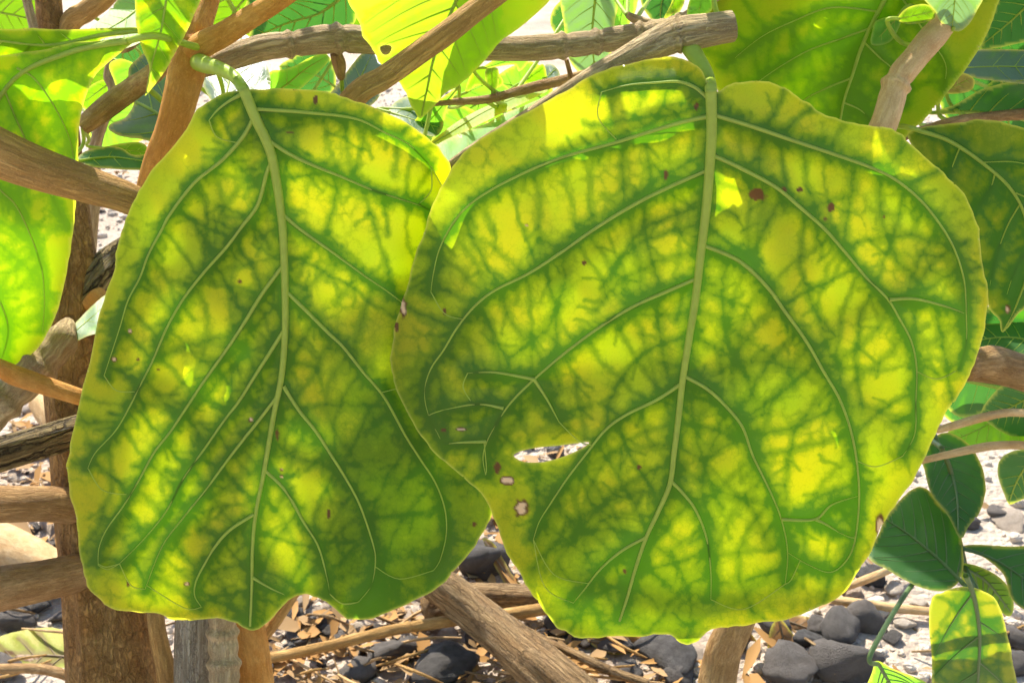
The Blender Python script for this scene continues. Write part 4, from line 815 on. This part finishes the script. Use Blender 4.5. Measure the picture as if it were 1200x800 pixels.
def bg(cx, cy, ln, ang, style, d, wid=.42, **k):
    a = math.radians(ang); t = np.array([0, .12, .3, .5, .7, .88, 1]); wd = np.array([0, .62, .95, 1, .75, .35, 0])*wid*ln
    ax = np.array([math.cos(a), math.sin(a)]); nx = np.array([-ax[1], ax[0]]); c = np.array([cx, cy])-ax*ln/2
    bend = nx*ln*.08
    m = [c+ax*ln*x+bend*math.sin(x*3.1) for x in t]
    out = [m[i]+nx*wd[i] for i in range(7)]+[m[i]-nx*wd[i] for i in range(5, 0, -1)]
    k.setdefault('nsec', 5); k.setdefault('vr', 1.6); k.setdefault('n', (random.uniform(-.3, .3), random.uniform(.5, 1), random.uniform(.3, 1)))
    return L([tuple(p) for p in out], [tuple(p) for p in m], style, d, **k)
for q in [(1185, 30, 120, 100, 'dark', .78), (1150, 100, 110, 20, 'dark', .80), (1195, 150, 130, 70, 'dark', .76), (1215, 60, 120, 150, 'olive', .82), (1190, 420, 120, 60, 'dark', .92), (1140, 450, 100, 10, 'dark', .95), (1215, 380, 120, 110, 'dark', .9), (1200, 560, 70, 120, 'dark', .95),
          (330, 20, 110, 170, 'dark', .80), (400, 15, 90, 60, 'olive', .78), (275, 25, 80, 120, 'olive', .84), (360, 90, 70, 200, 'dark', .92), (425, 20, 80, 100, 'dark', .86), (150, 60, 70, 100, 'dark', .95), (110, 95, 70, 60, 'olive', .98), (140, 140, 80, 30, 'bright', 1.0), (300, 110, 70, 10, 'dark', .9),
          (560, 130, 90, 150, 'bright', .85), (610, 110, 80, 200, 'bright', .9), (690, 30, 90, 95, 'dark', .85), (540, 165, 80, 160, 'bright', .8), (20, 10, 90, 10, 'olive', .95), (780, 5, 60, 100, 'dark', .8), (500, 150, 60, 120, 'dark', .84)]:
    bg(*q)
# ---------------------------------------------------------------- unseen crown overhead: leaves placed to cast shade and leave gaps for sun flecks
def canopy():
    e1 = np.cross(SUN, [0, 0, 1]); e1 /= np.linalg.norm(e1); e2 = np.cross(SUN, e1)
    prj = lambda p: np.stack([p@e1, p@e2], -1)
    shade = []; keep_lit = []
    for out, D in ((LA_out, LAD), (RA_out, RAD)):
        lp = np.array(out, float); gx, gy = np.meshgrid(np.arange(60, 1180, 16), np.arange(60, 770, 16)); pt = np.stack([gx.ravel(), gy.ravel()], 1)
        pt = pt[inside(pt, lp)]; w3 = P(pt[:, 0], pt[:, 1], D(pt[:, 0], pt[:, 1])); bd_ = seg_dist(pt, np.vstack([lp, lp[:1]]))[0]; up_ = (pt[:, 1] < (205 if D is RAD else 190)) | ((bd_ < 34) & (pt[:, 1] < 420) & ((pt[:, 0] > 1000) if D is RAD else (pt[:, 0] < 260))); shade.append(w3[up_]); keep_lit.append(w3[~up_])
    ex = [(x, y, .61) for x in range(845, 1160, 15) for y in range(10, 150, 15) if not 955 < x < 990]+[(560, 40, .6), (540, 80, .6), (590, 20, .6), (520, 10, .6)]+[(x, y, .60) for x in range(-30, 80, 15) for y in range(110, 430, 15)]+[(x, y, .72) for x in range(1040, 1200, 24) for y in range(600, 800, 24)]+[(x, y, .61) for x in (1110, 1150, 1190) for y in range(160, 360, 30)]+[(90, 370, .7), (110, 365, .7), (120, 360, .7)]+3*([(x, y, .655) for x in (250, 270, 290, 305) for y in (60, 80, 100)]+[(x, y, .72) for x in (150, 170, 185) for y in (90, 110, 130, 150)]+[(x, y, .66) for x in (400, 420, 440) for y in (75, 95, 115)]+[(x, y, .515) for x in (1085, 1105, 1125, 1145) for y in (200, 220, 240, 260, 280)]+[(110, 185, .69), (140, 185, .69), (160, 188, .69)]+[(x, y, .665) for x in (1140, 1165, 1190) for y in (70, 85)])
    ex = np.array(ex); shade.append(P(ex[:, 0], ex[:, 1], ex[:, 2])); shade = np.vstack(shade)
    lit = [(668, 150), (655, 143), (682, 160), (715, 112), (735, 125), (760, 125), (780, 110), (850, 225), (862, 245), (850, 265), (870, 285), (770, 560), (765, 545), (683, 500), (690, 508), (984, 495), (980, 520), (640, 622)]
    lit = [P(x, y, float(RAD(np.array([x*1.]), np.array([y*1.]))[0])) for x, y in lit]
    lit += [P(x, y, float(LAD(np.array([x*1.]), np.array([y*1.]))[0])) for x, y in [(228, 420), (229, 440), (272, 470)]]
    lit += [P(x, y, d) for x, y, d in [(440, 20, .6), (470, 60, .6), (485, 110, .6), (425, 0, .6), (70, 72, .6), (100, 65, .6), (140, 52, .6), (455, 85, .565), (470, 76, .565), (60, 445, .655), (85, 455, .655), (967, 18, .615), (1036, 38, .60), (1115, 488, .68)]]
    K2 = prj(np.vstack(keep_lit)); S2 = prj(shade); L2 = prj(np.array(lit)); r = random.Random(4)
    shp = np.array(RA_out, float); shp = (shp-shp.mean(0))/350.0
    left = np.ones(len(S2), bool); chosen = []
    for it in range(32):
        best = None
        for k in range(130):
            c = S2[left][r.randrange(left.sum())]+np.array([r.gauss(0, .03), r.gauss(0, .03)]); sz = r.choice((.016, .025, .035, .05, .07, .09, .11)); a = r.uniform(0, 6.28)
            R = np.array([[math.cos(a), -math.sin(a)], [math.sin(a), math.cos(a)]]); pl = (shp*np.array([r.uniform(.7, 1), 1]))@R.T*sz+c
            if inside(L2, pl).any(): continue
            if min(np.hypot(*(pl-l).T).min() for l in L2) < .0022: continue
            g = (inside(S2, pl) & left).sum()-1.6*inside(K2, pl).sum()
            if best is None or g > best[0]: best = (g, c, sz, a, pl)
        if best is None or best[0] < 3: break
        chosen.append(best); left &= ~inside(S2, best[4])
        if left.mean() < .03: break
    print('canopy leaves', len(chosen), 'uncovered', left.mean())
    return chosen, e1, e2, prj
CAN, E1, E2, PRJ = canopy()
def crown_leaf(k, g, c, sz, a, pl):
    # slide the leaf towards the sun until it clears the top of the view
    t0 = float(np.mean([np.dot(P(x, y, .52), SUN) for x, y in ((300, 300), (800, 300))]))
    t = t0+.10
    while t < t0+1.2:
        w3 = pl[:, :1]*E1+pl[:, 1:]*E2+SUN*t; v = w3-CAM; py = 400-F*(v@UP)/np.maximum(v@FW, .05)
        if py.max() < -60 or (v@FW).max() < 0: break
        t += .02
    t += (k % 4)*.035
    loop = catmull(pl, 4, True); cen = loop.mean(0)
    rings = [1, .8, .6, .4, .2]; v2 = np.vstack([cen+(loop-cen)*f for f in rings]+[cen[None]])
    m = len(loop); rr = np.hypot(*(v2-cen).T)/sz
    z = -.12*sz*rr**2+.02*sz*np.sin(rr*7+np.arctan2(*(v2-cen).T)*2)
    w3 = v2[:, :1]*E1+v2[:, 1:]*E2+SUN*t+z[:, None]*SUN
    f = []
    for i in range(len(rings)-1):
        for j in range(m): f.append((i*m+j, i*m+(j+1) % m, (i+1)*m+(j+1) % m, (i+1)*m+j))
    for j in range(m): f.append(((len(rings)-1)*m+j, (len(rings)-1)*m+(j+1) % m, len(rings)*m))
    ax = np.array([math.sin(a), -math.cos(a)])   # towards the leaf base
    d = np.abs((v2-cen)@np.array([ax[1], -ax[0]]))
    N = len(v2); green = np.clip(np.exp(-(d/.008))+.35*(np.sin(d/sz*14+3*((v2-cen)@ax)/sz*5) > .6), 0, 1)
    o = mesh_obj('leaf', w3, f, LM['chlor' if k % 3 else 'lime'], SHRUB, attrs={'green': green, 'brown': np.zeros(N), 'pale': np.zeros(N), 'margin': np.zeros(N), 'tc': np.column_stack([v2, np.full(N, k*.1)])})
    tt = np.linspace(1.0, -.95, 12); ml = cen+tt[:, None]*ax*sz*.95
    zz = -.12*sz*tt**2
    mw = ml[:, :1]*E1+ml[:, 1:]*E2+SUN*(t+zz)[:, None]
    tube_world('midrib', mw, np.linspace(.0028, .0006, 12), VM, o, 8)
    return mw[0], mw[0]-mw[1]
crown_bases = [crown_leaf(k, *ch) for k, ch in enumerate(CAN)]
def world_branch(name, pts, rad, mat, seed):
    p = catmull(np.array(pts), 10); return tube_world(name, p, np.linspace(rad[0], rad[1], len(p)), BM[mat], SHRUB, 16, .12, (), seed=seed, wob=.3)
CB = [P(np.array(255.), np.array(-90.), .62), P(np.array(420.), np.array(-70.), .57), P(np.array(660.), np.array(-65.), .555), P(np.array(1220.), np.array(-140.), .62), P(np.array(50.), np.array(-160.), .80)]
allb = np.array([q for q, _ in crown_bases]); top = allb.mean(0)
spine = [[CB[0], CB[0]*.5+top*.5+np.array([-.05, .03, .05]), top+np.array([0, .03, .05]), top+np.array([.08, .05, .16])],
         [CB[3], CB[3]*.5+top*.5+np.array([.12, .05, .10]), top+np.array([.1, .08, .18])]]
SP = []
for k, sp in enumerate(spine): world_branch('branch', sp, (.006, .003), 'orange', 70+k); SP.append(catmull(np.array(sp), 12))
SP = np.vstack(SP)
for k, (q, dr) in enumerate(crown_bases):
    dr = dr/np.linalg.norm(dr); near = SP[np.argmin(np.linalg.norm(SP-(q+dr*.05), axis=1))]
    world_branch('petiole', [q, q+dr*.03+SUN*.004, near*.6+(q+dr*.05)*.4+np.array([0, 0, .02]), near], (.0026, .003), 'tan', 80+k)

# ================================================================== SEEDLING on the right
SEED = empty('seedling', tuple(gpt(1175, 700)*np.array([1, 1, 0]))); s0 = P(1150, 900, .80); SEED.location = (s0[0], s0[1], 0)
tag(SEED, 'small leafy seedling with dark green leaves beside the round leaf\'s lower edge', 'seedling')
bpy.context.view_layer.update()
branch('stem', [(1150, 1330, .80, 6), (1150, 900, .80, 6), (1148, 800, .79, 5), (1136, 700, .77, 5), (1126, 650, .755, 5), (1122, 625, .75, 4), (1116, 560, .75, 3), (1104, 525, .75, 3)], vein_mat('seedling_stem', (.20, .24, .07), (.2, .3, .04)), SEED, seed=61, rough=.06)
def LS(out, mid, style, d, **k):
    k.setdefault('seed', len(ALL_LEAVES)+4); k.setdefault('vr', 2.6); k.setdefault('halo', (8, 6, 4)); k.setdefault('step', 3.2); k.setdefault('vmat', VD)
    return leaf(SEED, out, mid, style, d, **k)
LS([(1082, 545), (1085, 525), (1100, 509), (1116, 508), (1135, 520), (1150, 545), (1155, 570), (1150, 596), (1136, 616), (1125, 630), (1110, 602), (1092, 580)], [(1098, 516), (1112, 545), (1121, 580), (1123, 622)], 'dark', .745, n=(.1, .2, 1), label='upright dark green seedling leaf')
LS([(1128, 641), (1120, 611), (1102, 592), (1085, 572), (1066, 575), (1042, 600), (1030, 625), (1017, 651), (1040, 668), (1070, 685), (1100, 692), (1120, 686), (1129, 665)], [(1129, 684), (1100, 655), (1065, 626), (1034, 606)], 'dark', .72, n=(0, .25, 1))
LS([(1125, 641), (1150, 638), (1180, 640), (1240, 646), (1240, 722), (1206, 716), (1186, 702), (1175, 672), (1150, 651)], [(1127, 642), (1170, 658), (1238, 705)], 'dark', .73, n=(.1, .25, 1))
LS([(1125, 660), (1150, 664), (1176, 680), (1188, 706), (1182, 722), (1160, 706), (1140, 690), (1128, 678)], [(1127, 664), (1155, 680), (1184, 716)], 'olive', .75, n=(.1, .5, 1))
LS([(1088, 722), (1092, 701), (1105, 694), (1125, 688), (1146, 690), (1166, 700), (1176, 725), (1186, 770), (1194, 835), (1150, 865), (1097, 835), (1093, 770)], [(1132, 674), (1142, 702), (1148, 745), (1146, 800), (1145, 860)], 'dim', .66, n=(0, .9, .75), step=2.4, tert=20, nsec=4, halo=(5, 4.2, 2.6), vr=3.2, label='yellowing seedling leaf with green veins')
LS([(1012, 835), (1022, 786), (1028, 774), (1050, 785), (1088, 801), (1105, 835)], [(1030, 778), (1060, 830)], 'bright', .67, n=(0, .5, 1))

# leaf stalks that tie the smaller leaves to the nearest wood
for o, par, b0, b1, r_ in LOOSE:
    wood = np.vstack([w_ for p_, w_ in BR_PTS if p_ is par]); best = None
    for e in (b0, b1):
        dd = np.linalg.norm(wood-e[0], axis=1); j = int(np.argmin(dd))
        if best is None or dd[j] < best[0]*.4: best = (dd[j], e, wood[j])
    dist, e, wpt = best
    if dist > .30: continue
    out_dir = e[0]-e[1]; out_dir /= np.linalg.norm(out_dir)+1e-9
    pts_ = catmull(np.array([e[0], e[0]+out_dir*min(.02, dist*.3), (e[0]+out_dir*min(.03, dist*.4))*.4+wpt*.6+FW*.012, wpt]), 7)
    rr = max(r_, .0009); tube_world('petiole', pts_, np.linspace(rr, rr*1.35, len(pts_)), VM if par is SHRUB else VD, o, 8, seed=3)

# ================================================================== LITTER ON THE GROUND
def ground_leaf(name, label, out, mid, style, group=None, dz=.012, n=(0, -.12, 1), **k):
    c = np.mean(np.array(out, float), 0); g = gpt(c[0], c[1], dz)
    d0 = float(np.dot(g-CAM, FW))
    root_dummy = None
    o, _ = leaf(None, out, mid, style, d0, n=n, c=tuple(c), seed=len(ALL_LEAVES)+3, step=2.6, vr=k.pop('vr', 1.6), nsec=k.pop('nsec', 5), halo=(7, 5, 4), name=name, vmat=k.pop('vmat', VB), wave=.012, pleat=.002, **k)
    tag(o, label, 'leaf', group); return o
VB = vein_mat('vein_dry', (.34, .24, .13), (.2, .12, .05))
ground_leaf('fallen_leaf', 'fallen yellow leaf with brown blotches lying beside the trunk', [(-70, 770), (-20, 752), (20, 740), (55, 735), (82, 742), (88, 765), (86, 795), (60, 808), (20, 812), (-40, 812)], [(86, 770), (40, 768), (-65, 780)], 'deadyel', dz=.03, spots=[(30, 770, 26, 6, 'p'), (55, 778, 16, 5, 'b'), (10, 765, 12, 4, 'b')])
ground_leaf('dry_leaf', 'curled pale brown dry leaf standing among dark stones', [(900, 775), (902, 740), (913, 724), (926, 738), (940, 760), (944, 778), (930, 792), (912, 790)], [(913, 727), (920, 760), (925, 788)], 'dead', dz=.03, n=(.2, -1, .5))
ground_leaf('dry_leaf', 'flat grey-brown dry leaf lying before the big stones', [(914, 724), (940, 721), (962, 728), (968, 742), (950, 752), (935, 748), (925, 738)], [(916, 725), (945, 735), (966, 742)], 'dead', dz=.035, n=(-.1, -.5, 1))
ground_leaf('dry_leaf', 'crumpled cream dry leaf beside the brown stem', [(848, 748), (862, 738), (876, 738), (888, 752), (897, 762), (890, 772), (872, 778), (856, 770)], [(850, 748), (872, 756), (894, 764)], 'dead', dz=.03, n=(.1, -.6, 1))
ground_leaf('dry_leaf', 'pinkish dry leaf under the round leaf tip', [(688, 748), (705, 740), (725, 742), (752, 748), (748, 760), (730, 766), (708, 764)], [(690, 750), (720, 754), (750, 756)], 'dead', dz=.03, n=(0, -.5, 1))
ground_leaf('dry_leaf', 'orange-brown curled dry leaf between the two big leaves', [(566, 632), (578, 636), (590, 655), (602, 675), (625, 700), (612, 708), (596, 690), (582, 668)], [(568, 634), (590, 668), (618, 704)], 'dead', dz=.05, n=(-.3, -.8, .6))
ground_leaf('dry_leaf', 'small rusty leaf near the pale stick', [(980, 710), (1000, 712), (1010, 722), (1000, 728), (984, 722)], [(982, 712), (1008, 724)], 'dead', dz=.01)
ground_leaf('dry_leaf', 'orange dry leaf fragment beside the seedling', [(1068, 735), (1080, 730), (1095, 740), (1098, 756), (1084, 754), (1072, 746)], [(1070, 736), (1095, 754)], 'dead', dz=.012)

def ground_stick(name, label, pts, mat, group=None, r=None, lift=.5, **k):
    """pts (px, py, radius px, height above ground m)"""
    a = np.array(pts, float); W = []; R = []
    for (x, y, rp, h) in a:
        g = G(x, y, h); W.append(g); R.append(rp*np.dot(g-CAM, FW)/F)
    W = catmull(np.array(W), 8); R = catmull(np.column_stack([R, np.zeros(len(R))]), 8)[:, 0]
    Ln = np.concatenate([[0], np.cumsum(np.linalg.norm(np.diff(W, axis=0), axis=1))]); m = int(np.clip(Ln[-1]/(R.mean()*.3), 20, 200)); t = np.linspace(0, Ln[-1], m)
    W = np.stack([np.interp(t, Ln, W[:, i]) for i in range(3)], 1); R = np.interp(t, Ln, R)
    o = tube_world(name, W, R, BM[mat], None, k.pop('sides', 18), k.pop('rough', .2), k.pop('nodes', ()), seed=len(bpy.data.objects) % 89, wob=.3)
    tag(o, label, 'stick', group); return o
ground_stick('stick', 'long straight tan stick lying under the big leaves', [(290, 776, 6, .02), (340, 766, 6, .03), (400, 752, 6, .04), (450, 741, 6.5, .045), (530, 727, 7, .045), (600, 719, 7, .045), (650, 712, 7, .045), (700, 706, 6, .04)], 'tan', nodes=(.45, .63))
ground_stick('log', 'thick split brown log leaning over dark stones', [(470, 640, 16, .10), (510, 680, 20, .08), (560, 720, 22, .06), (610, 762, 24, .05), (660, 805, 26, .04), (720, 860, 26, .02)], 'driftwood', rough=.35, sides=26)
ground_stick('log', 'short brown log lying across behind the split log', [(500, 715, 16, .03), (540, 702, 17, .03), (585, 699, 16, .03), (635, 702, 16, .03), (690, 706, 14, .03)], 'driftwood', rough=.25, sides=24)
ground_stick('stick', 'thin brown twig running beneath the round leaf', [(600, 730, 4, .05), (640, 750, 5, .045), (690, 775, 6, .04), (718, 786, 6, .035), (760, 800, 5, .03)], 'driftwood')
ground_stick('stick', 'pale sunlit stick between stones and seedling', [(970, 702, 4, .02), (1000, 706, 5.5, .02), (1045, 712, 5.5, .02), (1090, 716, 5, .02), (1130, 722, 4, .02)], 'pale')
ground_stick('stick', 'short pale twig under the dark seedling leaf', [(985, 690, 4, .02), (1010, 680, 5, .03), (1030, 672, 5, .03), (1060, 660, 4, .03)], 'pale')
ground_stick('stick', 'red-brown twig on the fallen yellow leaf', [(-60, 780, 6, .05), (0, 783, 6, .055), (40, 784, 6, .055), (75, 790, 6, .05), (95, 805, 4, .04)], 'brown')
ground_stick('stick', 'thick pale log lying behind the low branches', [(-140, 590, 24, .03), (-40, 625, 26, .03), (20, 650, 26, .03), (80, 675, 20, .03)], 'pale', rough=.2)
ground_stick('stick', 'pale log lying behind the trunk', [(50, 470, 16, .03), (75, 495, 20, .03), (120, 530, 20, .03), (180, 560, 18, .03)], 'pale')
for k in range(46):
    x = random.choice([random.uniform(590, 800), random.uniform(310, 540), random.uniform(850, 1200), random.uniform(0, 200)]); y = random.uniform(690, 810); a = random.uniform(-.9, .9); l = random.uniform(20, 60)
    ground_stick('twig', 'thin dry twig scattered among the stones', [(x-l*math.cos(a), y-l*math.sin(a)*.5, 1.4, .012), (x, y+random.uniform(-4, 4), 2.0, random.uniform(.02, .035)), (x+l*math.cos(a), y+l*math.sin(a)*.5, 1.1, .012)], random.choice(['pale', 'driftwood', 'tan']), 'dry twigs among the stones', sides=6, rough=.1)
